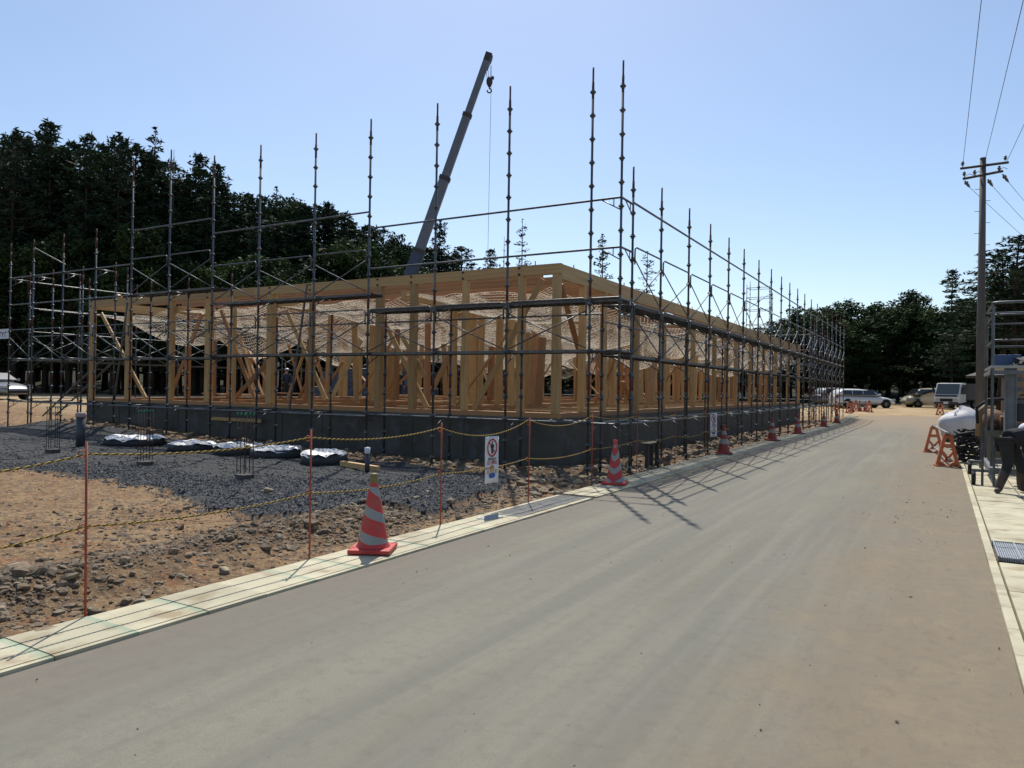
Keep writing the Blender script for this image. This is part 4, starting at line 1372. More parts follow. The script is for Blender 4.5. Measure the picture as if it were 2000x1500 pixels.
def boom_sec(name, f0, f1, w, h, m):
    p = foot.lerp(tip, (f0 + f1) / 2)
    b = MB(); L_ = Lb * (f1 - f0)
    c = .22
    pts = [(-w / 2, -h / 2 + c * h), (-w / 2 + c * w, -h / 2), (w / 2 - c * w, -h / 2), (w / 2, -h / 2 + c * h), (w / 2, h / 2), (-w / 2, h / 2)]
    V = [(x_, y_, -L_ / 2) for x_, y_ in pts] + [(x_, y_, L_ / 2) for x_, y_ in pts]
    n = 6
    b.add(V, [tuple(reversed(range(n))), tuple(range(n, 2 * n))] + [(i, (i + 1) % n, (i + 1) % n + n, i + n) for i in range(n)])
    o = b.obj(name, m, crn)
    o.matrix_local = Matrix.LocRotScale(p - crn.location, q, None)
    return o


boom_sec('boom_section', 0, .385, .66, .74, M['crane_blue'])
boom_sec('boom_section', .384, .615, .56, .60, M['boom_grey'])
boom_sec('boom_section', .614, .815, .46, .50, M['boom_grey'])
boom_sec('boom_section', .814, .99, .36, .40, M['boom_grey'])
for f, w in ((.385, .72), (.615, .64), (.815, .53)):
    boom_sec('boom_collar', f - .006, f + .006, w, w * 1.05, M['darkgrey'])
head = MB().box((0, 0, 0), (.42, .40, .5)).lathe([(0, -.2), (.28, -.2), (.28, .2), (0, .2)], 16, axis='y', c=(.32, 0, .05)).box((.42, 0, -.35), (.22, .34, .5))
o = head.obj('boom_head', M['darkgrey'], crn); o.matrix_local = Matrix.LocRotScale(tip - crn.location, q, None)
RTv = Vector(RT)
hk = dep(956, 160, 46)
for dx in (-.16, -.06, .06):
    pipe('hoist_rope', dep(955 + dx * 40, 128, 46), hk + RTv * dx + Vector((0, 0, .25)), .014, crn, 'cable')
b = MB().lathe([(0, .30), (.12, .28), (.20, .12), (.19, -.10), (.09, -.30), (0, -.32)], 14)
o = b.obj('hook_block', M['darkgrey'], crn); o.location = hk - crn.location
b = MB().tube([(0, 0, -.28), (0, 0, -.42)] + [(.13 * math.sin(a), 0, -.55 + .13 * math.cos(a)) for a in np.linspace(.2, 4.9, 12)], .045, 8)
o = b.obj('hook', M['darkgrey'], crn); o.matrix_local = Matrix.Translation(hk - crn.location) @ Matrix.Rotation(YAW, 4, 'Z')
b = MB().lathe([(0, .1), (.09, .08), (.1, -.08), (0, -.1)], 10); o = b.obj('overhoist_weight', M['darkgrey'], crn); o.location = dep(962, 152, 46) - crn.location
pipe('tag_line', dep(960, 128, 46), dep(949, 690, 46), .012, crn, 'cable')
pipe('luffing_wire', dep(908, 222, 45.9), dep(812, 492, 45.9), .012, crn, 'cable')
cab = MB()
cr = math.pi / 2 + YAW
b = MB().box((0, 0, 1.0), (7.6, 2.5, .7)).box((-.3, 0, 1.9), (3.4, 2.2, 1.2)).box((-2.4, 0, 1.7), (1.6, 2.3, 1.1))
o = b.obj('carrier', M['crane_blue'], crn, bevel=.06); o.rotation_euler = (0, 0, YAW)
b = MB().prism([(0.9, 1.4), (2.6, 1.4), (2.75, 1.9), (2.35, 2.9), (.9, 2.95)], -1.2, -.1)
o = b.obj('cab', M['boom_grey'], crn, bevel=.05); o.rotation_euler = (0, 0, YAW)
b = MB().box((1.55, -1.205, 2.4), (1.2, .02, .75)); o = b.obj('cab_window', M['glass_light'], crn); o.rotation_euler = (0, 0, YAW)
for xw in (-2.4, 2.4):
    for yw in (-1.05, 1.05):
        w = MB().lathe([(0, -.2), (.4, -.2), (.62, -.16), (.66, 0), (.62, .16), (.4, .2), (0, .2)], 22, axis='y'); o = w.obj('wheel', M['tyre'], crn); o.matrix_local = Matrix.Rotation(YAW, 4, 'Z') @ Matrix.Translation((xw, yw, .65))
pipe('lift_cylinder', foot + Vector((.9, .5, .2)), foot.lerp(tip, .22), .12, crn, 'cable')


# ------------------------------------------------------------------ vehicles
def wheel(parent, x, y, r, w=.20):
    o = MB().lathe([(r * .55, -w / 2), (r * .92, -w / 2), (r, -w * .3), (r, w * .3), (r * .92, w / 2), (r * .55, w / 2)], 24, axis='y').obj('wheel', M['tyre'], parent)
    o.location = (x, y, r)
    s_ = 1 if y > 0 else -1
    h = MB().lathe([(0, s_ * w * .36), (r * .2, s_ * w * .40), (r * .5, s_ * w * .34), (r * .60, s_ * w * .44)], 20, axis='y')
    for i in range(5):
        a = 2 * math.pi * i / 5
        h.box((math.cos(a) * r * .33, s_ * w * .42, math.sin(a) * r * .33), (r * .5, .012, r * .12), mat=Matrix.Rotation(-a, 3, 'Y'))
    ho = h.obj('rim', M['rim'], o)


def body_loft(stations, name, m, parent, n=None):
    """stations: list of (x, [(halfwidth, z)...]) from bottom to top, mirrored"""
    V = []; F = []
    k_ = len(stations[0][1])
    for x_, prof in stations:
        for w, z in prof: V.append((x_, w, z))
        for w, z in reversed(prof): V.append((x_, -w, z))
    c = 2 * k_
    for i in range(len(stations) - 1):
        for j in range(c):
            j2 = (j + 1) % c
            F.append((i * c + j, i * c + j2, (i + 1) * c + j2, (i + 1) * c + j))
    F.append(tuple(reversed(range(c)))); F.append(tuple((len(stations) - 1) * c + j for j in range(c)))
    me = mesh_from(name, V, F, m, smooth=True)
    bm = bmesh.new(); bm.from_mesh(me); bmesh.ops.recalc_face_normals(bm, faces=bm.faces); bm.to_mesh(me); bm.free()
    o = link(name, me, parent)
    s_ = o.modifiers.new('sub', 'SUBSURF'); s_.levels = 1; s_.render_levels = 2
    return o


def car(label, cat, loc, rz, paint, L=4.7, W=1.75, Hh=1.5, hood=1.15, hood_z=.92, ws=.75, tail=.35, rearz=1.0, glassm='glass'):
    t = thing('parked_car' if cat == 'car' else 'parked_van', label, cat, loc, rz)
    x0, x1 = -L / 2, L / 2
    hw = W / 2
    belt = max(hood_z + .02, .93)
    low = [(x0, [(hw * .80, .35), (hw * .86, .6), (hw * .84, rearz * .93)]),
           (x0 + .12, [(hw * .92, .24), (hw * .97, .58), (hw * .92, rearz)]),
           (x0 + .7, [(hw * .96, .20), (hw, .6), (hw * .93, belt + .03)]),
           (0, [(hw * .97, .20), (hw, .6), (hw * .93, belt)]),
           (x1 - hood - .1, [(hw * .97, .20), (hw, .6), (hw * .92, belt)]),
           (x1 - hood + .3, [(hw * .97, .20), (hw * .99, .6), (hw * .88, hood_z - .02)]),
           (x1 - .35, [(hw * .95, .22), (hw * .96, .55), (hw * .82, hood_z - .12)]),
           (x1 - .06, [(hw * .80, .27), (hw * .84, .5), (hw * .72, hood_z - .30)]),
           (x1, [(hw * .66, .32), (hw * .70, .48), (hw * .60, hood_z - .36)])]
    body_loft(low, 'body', paint, t)
    xa = x1 - hood; xb = xa - ws; xr = x0 + tail
    top = [(x0 + .10, [(hw * .86, belt - .05), (hw * .84, belt), (hw * .80, belt + .04)]),
           (xr, [(hw * .90, belt - .05), (hw * .82, (belt + Hh) / 2 + .05), (hw * .70, Hh - .05)]),
           (xr + .5, [(hw * .91, belt - .05), (hw * .83, (belt + Hh) / 2 + .05), (hw * .72, Hh)]),
           ((xr + xb) / 2 + .2, [(hw * .91, belt - .05), (hw * .83, (belt + Hh) / 2 + .05), (hw * .72, Hh + .01)]),
           (xb, [(hw * .91, belt - .05), (hw * .83, (belt + Hh) / 2 + .05), (hw * .72, Hh - .05)]),
           (xa, [(hw * .90, belt - .05), (hw * .86, belt), (hw * .82, belt + .03)])]
    body_loft(top, 'roof', paint, t)
    g0, g1 = belt + .06, Hh - .12
    for s_ in (-1, 1):
        xs = [xr + .12, xr + .9, xr + 1.75, xb - .05 + .45]
        for i in range(3):
            a, b_ = xs[i] + .03, xs[i + 1] - .03
            tl = a + (.12 if i == 0 else 0); tr = b_ - (.42 if i == 2 else 0)
            V = [(a, s_ * hw * .905, g0), (b_, s_ * hw * .905, g0), (tr, s_ * hw * .80, g1), (tl, s_ * hw * .80, g1)]
            V += [(x_, y_ - s_ * .05, z_) for x_, y_, z_ in V]
            F = [(0, 1, 2, 3), (7, 6, 5, 4), (0, 4, 5, 1), (1, 5, 6, 2), (2, 6, 7, 3), (3, 7, 4, 0)]
            link('side_window', mesh_from('side_window', V, F, M['glass']), t)
    V = [(xa - .06, hw * .72, belt + .09), (xa - .06, -hw * .72, belt + .09), (xb + .10, -hw * .62, Hh - .09), (xb + .10, hw * .62, Hh - .09)]
    V = [(x_ + .05, y_, z_ + .02) for x_, y_, z_ in V] + [(x_ - .04, y_, z_ - .04) for x_, y_, z_ in V]
    F = [(0, 1, 2, 3), (7, 6, 5, 4), (0, 4, 5, 1), (1, 5, 6, 2), (2, 6, 7, 3), (3, 7, 4, 0)]
    link('windscreen', mesh_from('windscreen', V, F, M[glassm]), t)
    for s_ in (-1, 1):
        MB().box((x1 - .22, s_ * hw * .72, hood_z - .26), (.32, .26, .13)).obj('headlight', M['lamp'], t, bevel=.03)
        MB().box((x0 + .06, s_ * hw * .80, .88), (.16, .16, .26)).obj('tail_lamp', M['red_light'], t, bevel=.03)
        MB().box((xa - .25, s_ * (hw * .98), belt + .10), (.14, .16, .12)).obj('mirror', paint, t, bevel=.03)
        arch = MB()
        for xw in (x1 - .88, x0 + .85):
            wheel(t, xw, s_ * (hw - .10), .32)
            o = MB().lathe([(0, -.01), (.375, -.01), (.375, .01), (0, .01)], 22, axis='y').obj('wheel_arch', M['black'], t); o.location = (xw, s_ * (hw * .965), .34)
    MB().box((x1 - .02, 0, .42), (.06, hw * 1.2, .14)).obj('grille', M['black'], t, bevel=.02)
    MB().box((x0 + .03, 0, .62), (.02, .34, .17)).obj('number_plate', M['white'], t)
    return t


def vloc(px, py, dd):
    p = dep(px, py, dd); return (p.x, p.y, p.z)


pw = dep(1682, 797, 57); gz = float(ground_z(pw.x, pw.y))
car('white station wagon parked at the end of the road facing right', 'car', (pw.x, pw.y, gz), YAW + R(4), M['car_white'], L=4.75, Hh=1.48)
pw = dep(1640, 795, 61); car('dark grey car parked behind the white wagon, mostly hidden by scaffold', 'car', (pw.x, pw.y, float(ground_z(pw.x, pw.y))), YAW + R(14), M['car_silver'], L=4.6, Hh=1.55, hood=1.0)
pw = dep(1812, 797, 60)
car('beige dusty minivan raising dust on the dirt yard', 'van', (pw.x, pw.y, float(ground_z(pw.x, pw.y))), YAW + R(172), M['car_beige'], L=3.9, Hh=1.62, hood=.55, hood_z=.98, ws=.55, tail=.15, rearz=1.05)
pw = dep(-18, 779, 39)
car('silver car parked in the yard at the far left', 'car', (pw.x, pw.y, float(ground_z(pw.x, pw.y))), YAW + R(-22), M['car_silver'], L=4.5, Hh=1.46, glassm='glass_light')

# light truck
pw = dep(1866, 799, 57)
t = thing('light_truck', 'white light truck with dark load bed facing the camera by the pole', 'truck', (pw.x, pw.y, float(ground_z(pw.x, pw.y))), R(-108))
W_ = .86
b = MB().prism([(.4, .55), (2.0, .45), (2.02, .95), (1.9, 1.12), (1.45, 1.98), (.45, 2.02)], -W_, W_)
b.obj('cab', M['car_white'], t, bevel=.05)
b = MB(); sl_ = Vector((1.9 - 1.45, 0, 1.12 - 1.98))
V = [(1.905, W_ * .9, 1.16), (1.905, -W_ * .9, 1.16), (1.50, -W_ * .86, 1.93), (1.50, W_ * .86, 1.93)]
V = [(x_ + .012, y_, z_ + .008) for x_, y_, z_ in V] + [(x_ - .03, y_, z_ - .02) for x_, y_, z_ in V]
link('windscreen', mesh_from('windscreen', V, [(0, 1, 2, 3), (7, 6, 5, 4), (0, 4, 5, 1), (1, 5, 6, 2), (2, 6, 7, 3), (3, 7, 4, 0)], M['glass_light']), t)
for s_ in (-1, 1):
    MB().prism([(.55, 1.15), (1.72, 1.15), (1.38, 1.85), (.55, 1.88)], s_ * (W_ + .004) - .01, s_ * (W_ + .004) + .01).obj('side_window', M['glass'], t)
    MB().box((2.02, s_ * .62, .74), (.05, .26, .16)).obj('headlight', M['lamp'], t, bevel=.02)
    MB().box((1.75, s_ * 1.0, 1.5), (.08, .14, .28)).obj('mirror', M['black'], t)
    wheel(t, 1.35, s_ * .72, .34); wheel(t, -1.6, s_ * .72, .34)
MB().box((2.03, 0, 1.02), (.03, 1.5, .12)).obj('panel_line', M['black'], t)
MB().box((2.04, 0, .70), (.03, .86, .22)).obj('grille', M['black'], t)
MB().box((2.06, 0, .46), (.08, 1.66, .2)).obj('bumper', M['darkgrey'], t, bevel=.02)
MB().box((2.11, 0, .5), (.02, .33, .16)).obj('number_plate', M['white'], t)
MB().box((-1.2, 0, .62), (3.2, 1.0, .16)).obj('chassis', M['black'], t)
MB().box((-1.25, 0, 1.35), (3.1, 1.74, 1.25)).obj('load_box', M['darkgrey'], t, bevel=.02)

# dust raised by the minivan
pd = dep(1836, 792, 57.5)
bm = bmesh.new(); bmesh.ops.create_icosphere(bm, subdivisions=3, radius=1)
for v in bm.verts:
    f = 1 + .35 * mnoise.noise(v.co * 1.5 + Vector((3, 1, 2)))
    v.co = Vector((v.co.x * 1.5, v.co.y * .7, v.co.z * .75)) * f
me = bpy.data.meshes.new('dust_cloud'); bm.to_mesh(me); bm.free()
dm = bpy.data.materials.new('dust'); dm.use_nodes = True
N, L = nm(dm); N.remove(N['Principled BSDF']); pv = N.new('ShaderNodeVolumePrincipled'); pv.inputs['Color'].default_value = (.75, .62, .46, 1); pv.inputs['Density'].default_value = .28; pv.inputs['Anisotropy'].default_value = .3
L.new(pv.outputs[0], N['Material Output'].inputs['Volume'])
me.materials.append(dm)
o = link('dust_cloud', me); o.location = (pd.x, pd.y, float(ground_z(pd.x, pd.y)) + .62); o.rotation_euler = (0, 0, YAW)
tag(o, 'low puff of tan dust between the minivan and the truck', 'dust', kind='stuff')


# ------------------------------------------------------------------ utility pole and wires
pt = dep(1920, 311, 28)
t = thing('utility_pole', 'tall brown utility pole with two crossarms at the right', 'utility pole', (pt.x, pt.y, 0))
MB().tube([(0, 0, -.2), (0, 0, 5), (0, 0, pt.z)], [.165, .135, .10], 16).obj('shaft', M['poleconc'], t)
MB().lathe([(0, 0), (.105, 0), (.105, .05), (0, .06)], 14).obj('pole_cap', M['poleconc'], t).location = (0, 0, pt.z)
loc = Vector(t.location)


def rel(px, py, dd=28): return dep(px, py, dd) - loc


def arm(a, b_, name):
    pa, pb = rel(*a), rel(*b_)
    pa.y -= .14; pb.y -= .14
    MB().tube([pa, pb], .05, 4).obj(name, M['darkgrey'], t)


arm((1876, 331), (1969, 319), 'crossarm'); arm((1881, 351), (1958, 336), 'crossarm')
ins = MB().lathe([(0, 0), (.035, 0), (.035, .05), (.065, .06), (.06, .10), (.03, .12), (.05, .14), (.03, .18), (0, .18)], 10).mesh('insulator', M['insul'])
for a in ((1880, 327), (1963, 316), (1883, 347), (1903, 344), (1951, 336)):
    o = link('insulator', ins, t); q = rel(*a); o.location = q + Vector((0, -.14, .02))
for a, b_ in (((1884, 353), (1894, 366)), ((1929, 350), (1939, 364)), ((1958, 340), (1970, 356))):
    pa, pb = rel(*a), rel(*b_)
    MB().tube([pa, pa.lerp(pb, .2), pa.lerp(pb, .21), pa.lerp(pb, .45), pa.lerp(pb, .46), pa.lerp(pb, .7), pb], [.03, .03, .07, .07, .045, .05, .02], 8).obj('strain_insulator', M['insul'], t)
for i in range(14):
    z = pt.z - 1.15 - i * .42
    s_ = 1 if i % 2 else -1
    o = MB().tube([(0, 0, 0), (s_ * .30, 0, .0)], .010, 6).obj('step_bolt', M['darkgrey'], t); o.matrix_local = Matrix.Translation((0, 0, z)) @ Matrix.Rotation(YAW, 4, 'Z')
for a, b_ in (((1903, 344), (1915, 336)), ((1883, 346), (1903, 343)), ((1951, 334), (1968, 330))):
    pa, pb = rel(*a), rel(*b_); mid_ = (pa + pb) / 2 - Vector((0, 0, -.1))
    MB().tube([pa, mid_, pb], .010, 5).obj('jumper_wire', M['cable'], t)


def wire(a, b_, zb, label, ext, sag):
    p0 = dep(a[0], a[1], 28)
    r_ = ray(*b_); dd = (zb - CAMH) / r_[2] if zb else 34
    p1 = Vector(CPOS + r_ * dd)
    p2 = p0 + (p1 - p0) * ext
    pts = [p0.lerp(p2, i / 24) - Vector((0, 0, sag * 4 * (i / 24) * (1 - i / 24))) for i in range(25)]
    o = MB().tube([q - p0 for q in pts], .0085, 5).obj('overhead_wire', M['cable'])
    o.location = p0
    tag(o, label, 'wire')


wire((1880, 326), (1916, 0), 10.15, 'left overhead wire running up from the upper crossarm', 2.6, .1)
wire((1925, 309), (1997, 0), 10.35, 'middle overhead wire running up from the pole top', 2.6, .1)
wire((1967, 314), (2000, 237), 10.4, 'right overhead wire running up from the upper crossarm', 6, .2)
wire((1894, 366), (2000, 455), None, 'lowest wire running right from the lower crossarm behind the pole', 5, .3)
wire((1939, 364), (2000, 424), None, 'middle wire running right from the lower crossarm', 7, .3)
wire((1970, 356), (2000, 388), None, 'upper wire running right from the lower crossarm', 12, .3)


# ------------------------------------------------------------------ road barrier of two A frames and pipes
def a_stand(parent, p, rz):
    b = MB(); w, h, th = .25, .72, .05
    for s_ in (-1, 1):
        b.prism([(s_ * w, 0), (s_ * (w - .075), 0), (s_ * .035, h - .08), (s_ * .085, h)], -th / 2, th / 2)
    b.prism([(-.085, h), (.085, h), (.10, h - .09), (-.10, h - .09)], -th / 2 - .003, th / 2 + .003)
    b.prism([(-.115, .50), (.115, .50), (.135, .42), (-.135, .42)], -th / 2 - .002, th / 2 + .002)
    b.prism([(-.21, .10), (-.12, .10), (-.03, .02), (.03, .02), (.12, .10), (.21, .10), (.24, .0), (-.24, 0)], -th / 2 - .004, th / 2 + .004)
    b.prism([(-.15, .33), (-.10, .33), (.10, .10), (.02, .08)], -.012, .012)
    b.prism([(.15, .33), (.10, .33), (-.10, .10), (-.02, .08)], -.012, .012)
    b.box((-.21, 0, .015), (.09, .22, .03)).box((.21, 0, .015), (.09, .22, .03))
    o = b.obj('a_frame_stand', M['barrier'], parent)
    o.location = p; o.rotation_euler = (0, 0, rz)
    s = MB().lathe([(0, -.06), (.04, -.06), (.04, .06), (0, .06)], 10, axis='y').obj('pipe_socket', M['black'], o); s.location = (0, 0, .73)


br = thing('road_barrier', 'orange two stand road barrier with grey pipes at the right road edge', 'barrier', (.14, 19.26, 0))
a_stand(br, (0, 0, 0), R(18)); a_stand(br, (-.30, 4.35, 0), R(12))
pipe('cross_pipe', br.location + Vector((.02, -.15, .74)), br.location + Vector((-.32, 4.5, .74)), .024, br, 'pipe')
pipe('cross_pipe', br.location + Vector((.03, -.15, .16)), br.location + Vector((-.31, 4.5, .16)), .024, br, 'pipe')
p = dep(1836, 818, 46)
br = thing('road_barrier', 'far orange road barrier stand before the light truck', 'barrier', (p.x, p.y, float(rise(p.x, p.y))))
a_stand(br, (0, 0, 0), R(10))
for px, lb in ((1658, 'far orange barrier stand at the end of the scaffold, left one'), (1697, 'far orange barrier stand below the white wagon, right one')):
    p = dep(px, 818, 49)
    br = thing('road_barrier', lb, 'barrier', (p.x, p.y, float(ground_z(p.x, p.y))))
    a_stand(br, (0, 0, 0), R(35)); a_stand(br, (-.9, 1.2, 0), R(35))
    pipe('cross_pipe', br.location + Vector((0, 0, .72)), br.location + Vector((-.9, 1.2, .72)), .024, br, 'pipe')

# bulk bag
p = dep(1872, 850, 25.5)
t = thing('bulk_bag', 'bulging white bulk bag with soiled base beside the orange barrier', 'bag', (p.x, p.y, .0), YAW)
V = []; F = []; mi = []
n_a = 36; prof = [(.0, .0), (.40, .0), (.47, .10), (.52, .25), (.58, .42), (.64, .64), (.66, .82), (.56, .94), (.40, 1.03), (.15, 1.09), (.0, 1.10)]
for j, (r_, z) in enumerate(prof):
    for i in range(n_a):
        a = 2 * math.pi * i / n_a
        k2 = 1 + .10 * mnoise.noise(Vector((math.cos(a) * 1.3, math.sin(a) * 1.3, z * 2))) + .05 * math.cos(4 * a)
        zz = z + (.12 * math.cos(a) * (z > .5) * z) + .07 * mnoise.noise(Vector((math.cos(a) * r_ * 5, math.sin(a) * r_ * 5, 3))) * (z > .7)
        V.append((r_ * k2 * math.cos(a), r_ * k2 * math.sin(a) * .9, zz))
for j in range(len(prof) - 1):
    for i in range(n_a):
        F.append((j * n_a + i, j * n_a + (i + 1) % n_a, (j + 1) * n_a + (i + 1) % n_a, (j + 1) * n_a + i)); mi.append(1 if j < 3 else 0)
o = link('bag_body', mesh_from('bag_body', V, F, [M['bag'], M['bag_dirt']], mi, smooth=True), t)
for i in range(4):
    a = math.pi / 4 + i * math.pi / 2
    MB().tube([(math.cos(a) * .5, math.sin(a) * .45, .8), (math.cos(a) * .42, math.sin(a) * .4, 1.02), (math.cos(a) * .3, math.sin(a) * .3, .93)], .018, 5).obj('lifting_loop', M['bag'], t)

# ------------------------------------------------------------------ rolling platform on the pavement
PX, PY, PLx, PLy = .80, 15.85, 1.55, 2.1
tw = thing('rolling_platform', 'steel rolling work platform with tubular guard rails at the right edge', 'platform', (PX, PY, 0))


def pr(p0, p1, r=.022, m='pipe', name='frame_tube'):
    return pipe(name, tw.location + Vector(p0), tw.location + Vector(p1), r, tw, m)


zd, zt = 2.12, 3.28
for dx in (0, PLx):
    for dy in (0, PLy):
        pr((dx, dy, .28), (dx, dy, zt - .06), .026, 'steel', 'corner_post')
rail = []
for z, r_ in ((zt, .024), (zt - .22, .016), (zt - .68, .018)):
    b = MB()
    c = .08
    b.tube([(c, 0, z), (PLx - c, 0, z), (PLx, c, z), (PLx, PLy - c, z), (PLx - c, PLy, z), (c, PLy, z), (0, PLy - c, z), (0, c, z)], r_, 8, closed=True)
    b.obj('guard_rail', M['steel'], tw)
MB().box((PLx / 2, PLy / 2, zd), (PLx + .06, PLy + .06, .05)).obj('platform_deck', M['pipe'], tw)
MB().box((PLx / 2, -.02, zd - .10), (PLx, .05, .07)).box((-.02, PLy / 2, zd - .1), (.05, PLy, .07)).obj('deck_edge_beam', M['grey_paint'], tw)
MB().box((.28, .12, 1.25), (.16, .20, 1.7)).box((.20, .12, 1.25), (.02, .26, 1.72)).box((.36, .12, 1.25), (.02, .26, 1.72)).obj('mast', M['grey_paint'], tw)
MB().box((1.1, .12, 1.25), (.16, .20, 1.7)).obj('mast', M['grey_paint'], tw)
for z in (.62, 1.05, 1.5, 1.72, 1.9):
    MB().box((.75, .14, z), (1.0, .06, .07)).obj('cross_member', M['grey_paint'], tw)
for i in range(4):
    pr((.42, .2, .7 + i * .3), (1.05, .2, 1.0 + i * .3), .015, 'steel', 'lattice')
MB().box((.55, .3, 1.35), (.34, .3, .42)).obj('motor_box', M['darkgrey'], tw, bevel=.02)
# base
MB().box((-.02, PLy / 2 - .2, .27), (.07, PLy + .4, .12)).box((PLx, PLy / 2 - .2, .27), (.07, PLy + .4, .12)).box((PLx / 2, -.33, .275), (PLx, .07, .11)).box((PLx / 2, PLy - .1, .275), (PLx, .07, .11)).obj('base_frame', M['grey_paint'], tw)
for dx, dy in ((-.28, -.25), (PLx, -.25), (-.28, PLy - .3), (PLx, PLy - .3)):
    o = MB().lathe([(0, -.035), (.06, -.035), (.125, -.03), (.13, 0), (.125, .03), (.06, .035), (0, .035)], 18, axis='x').obj('caster', M['black'], tw); o.location = (dx, dy, .13)
    MB().box((dx + .1, dy, .26), (.26, .08, .05)).obj('caster_bracket', M['grey_paint'], tw)
for dx, dy in ((-.15, -.30), (.02, -.34), (.5, -.34), (.95, -.34)):
    pr((dx, dy, .0), (dx, dy, .75), .02, 'steel', 'screw_jack')
# things lying on the platform
o = MB().box((0, 0, .11), (.42, .9, .22)).obj('storage_box', M['plastic_blue'], None, bevel=.02); o.location = (PX + .26, PY + 1.0, zd + .026); tag(o, 'blue plastic box on the rolling platform deck', 'box')


def crumple(name, loc, sx, sy, sz, m, label, cat, seed):
    bm = bmesh.new(); bmesh.ops.create_icosphere(bm, subdivisions=3, radius=1)
    for v in bm.verts:
        q = v.co.copy(); f = 1 + .45 * mnoise.noise(q * 2.0 + Vector((seed, 0, 0))) + .25 * mnoise.noise(q * 5 + Vector((0, seed, 0)))
        v.co = Vector((q.x * sx * f, q.y * sy * f, max(q.z * f, -.02) * sz))
    me = bpy.data.meshes.new(name); bm.to_mesh(me); bm.free(); me.materials.append(m)
    o = link(name, me); o.location = loc
    return tag(o, label, cat)


crumple('folded_tarp', (PX + .62, PY + .45, zd + .035), .32, .3, .16, M['black'], 'folded black tarpaulin on the rolling platform deck', 'tarpaulin', 2.2)
crumple('plastic_wrap', (PX + .98, PY + .35, zd + .035), .26, .25, .26, M['tarp'], 'crumpled clear plastic wrap on the rolling platform deck', 'plastic wrap', 5.1)

# mortar mixer behind the platform's front
mx_ = thing('mortar_mixer', 'rusty mortar mixer with open drum and grey tank beside the rolling platform', 'mixer', (.88, 18.9, 0))
o = MB().lathe([(0, -.26), (.20, -.25), (.24, -.08), (.24, .10), (.18, .25), (.15, .25), (.2, .05)], 22).obj('drum', M['mixer'], mx_); o.location = (.16, 0, 1.0); o.rotation_euler = (R(-35), R(-30), 0)
o = MB().lathe([(0, 0), (.26, 0), (.31, .62), (.33, .66), (.28, .64), (0, .60)], 22).obj('hopper_tank', M['tank'], mx_); o.location = (.22, -.35, .22)
for dx, dy in ((-.12, -.5), (.5, -.5), (-.12, .3), (.5, .3)):
    pipe('leg', mx_.location + Vector((dx, dy, 0)), mx_.location + Vector((dx * .8, dy * .8, .95)), .022, mx_, 'steel')
MB().tube([(-.2, -.3, 1.0), (-.22, -.3, 1.35), (0, -.25, 1.52), (.4, -.2, 1.54)], .03, 8).obj('hose', M['black'], mx_)
MB().tube([(-.18, -.1, .72), (-.16, -.1, 1.25), (-.02, -.1, 1.38)], .06, 8).obj('chute', M['tan_wall'], mx_)
o = MB().lathe([(0, -.1), (.17, -.1), (.17, .1), (0, .1)], 16, axis='x').obj('pulley_guard', M['mixer'], mx_); o.location = (.3, -.32, 1.02)
# black pile of hoses and straps
ps = thing('hose_pile', 'tangled black pile of hoses and straps beside the rolling platform', 'hoses', (.62, 20.6, 0))
rr2 = random.Random(3)
for i in range(16):
    a = rr2.uniform(0, 6.3); r_ = rr2.uniform(.16, .36); z = .08 + i * .045
    pts = [(r_ * math.cos(a + k_ * .45) * (1 + .25 * rr2.random()) * .8, r_ * math.sin(a + k_ * .45), z + rr2.uniform(-.05, .07)) for k_ in range(14)]
    MB().tube(pts, rr2.uniform(.022, .04), 6).obj('hose', M['black'], ps)
for i in range(12):
    a = rr2.uniform(2.2, 5.0); z = rr2.uniform(.25, .75)
    MB().box((math.cos(a) * .38, math.sin(a) * .38, z), (.26, .05, .02), mat=Matrix.Rotation(a, 3, 'Z') @ Matrix.Rotation(rr2.uniform(-.5, .5), 3, 'Y')).obj('strap_end', M['black'], ps)


# ------------------------------------------------------------------ people
def skinned(name, chains, m, parent, sub=2):
    """chains: dict of joint -> (pos, radius) and edges; a Skin surface grown on the skeleton"""
    J, E = chains
    names = list(J)
    me = bpy.data.meshes.new(name)
    me.from_pydata([tuple(J[k][0]) for k in names], [(names.index(a), names.index(b)) for a, b in E], [])
    me.materials.append(m)
    o = link(name, me, parent)
    o.modifiers.new('skin', 'SKIN')
    sv = me.skin_vertices[0].data
    for i, k in enumerate(names):
        r_ = J[k][1]; sv[i].radius = r_ if isinstance(r_, tuple) else (r_, r_)
        sv[i].use_root = (i == 0)
    s_ = o.modifiers.new('sub', 'SUBSURF'); s_.levels = sub; s_.render_levels = sub
    return o


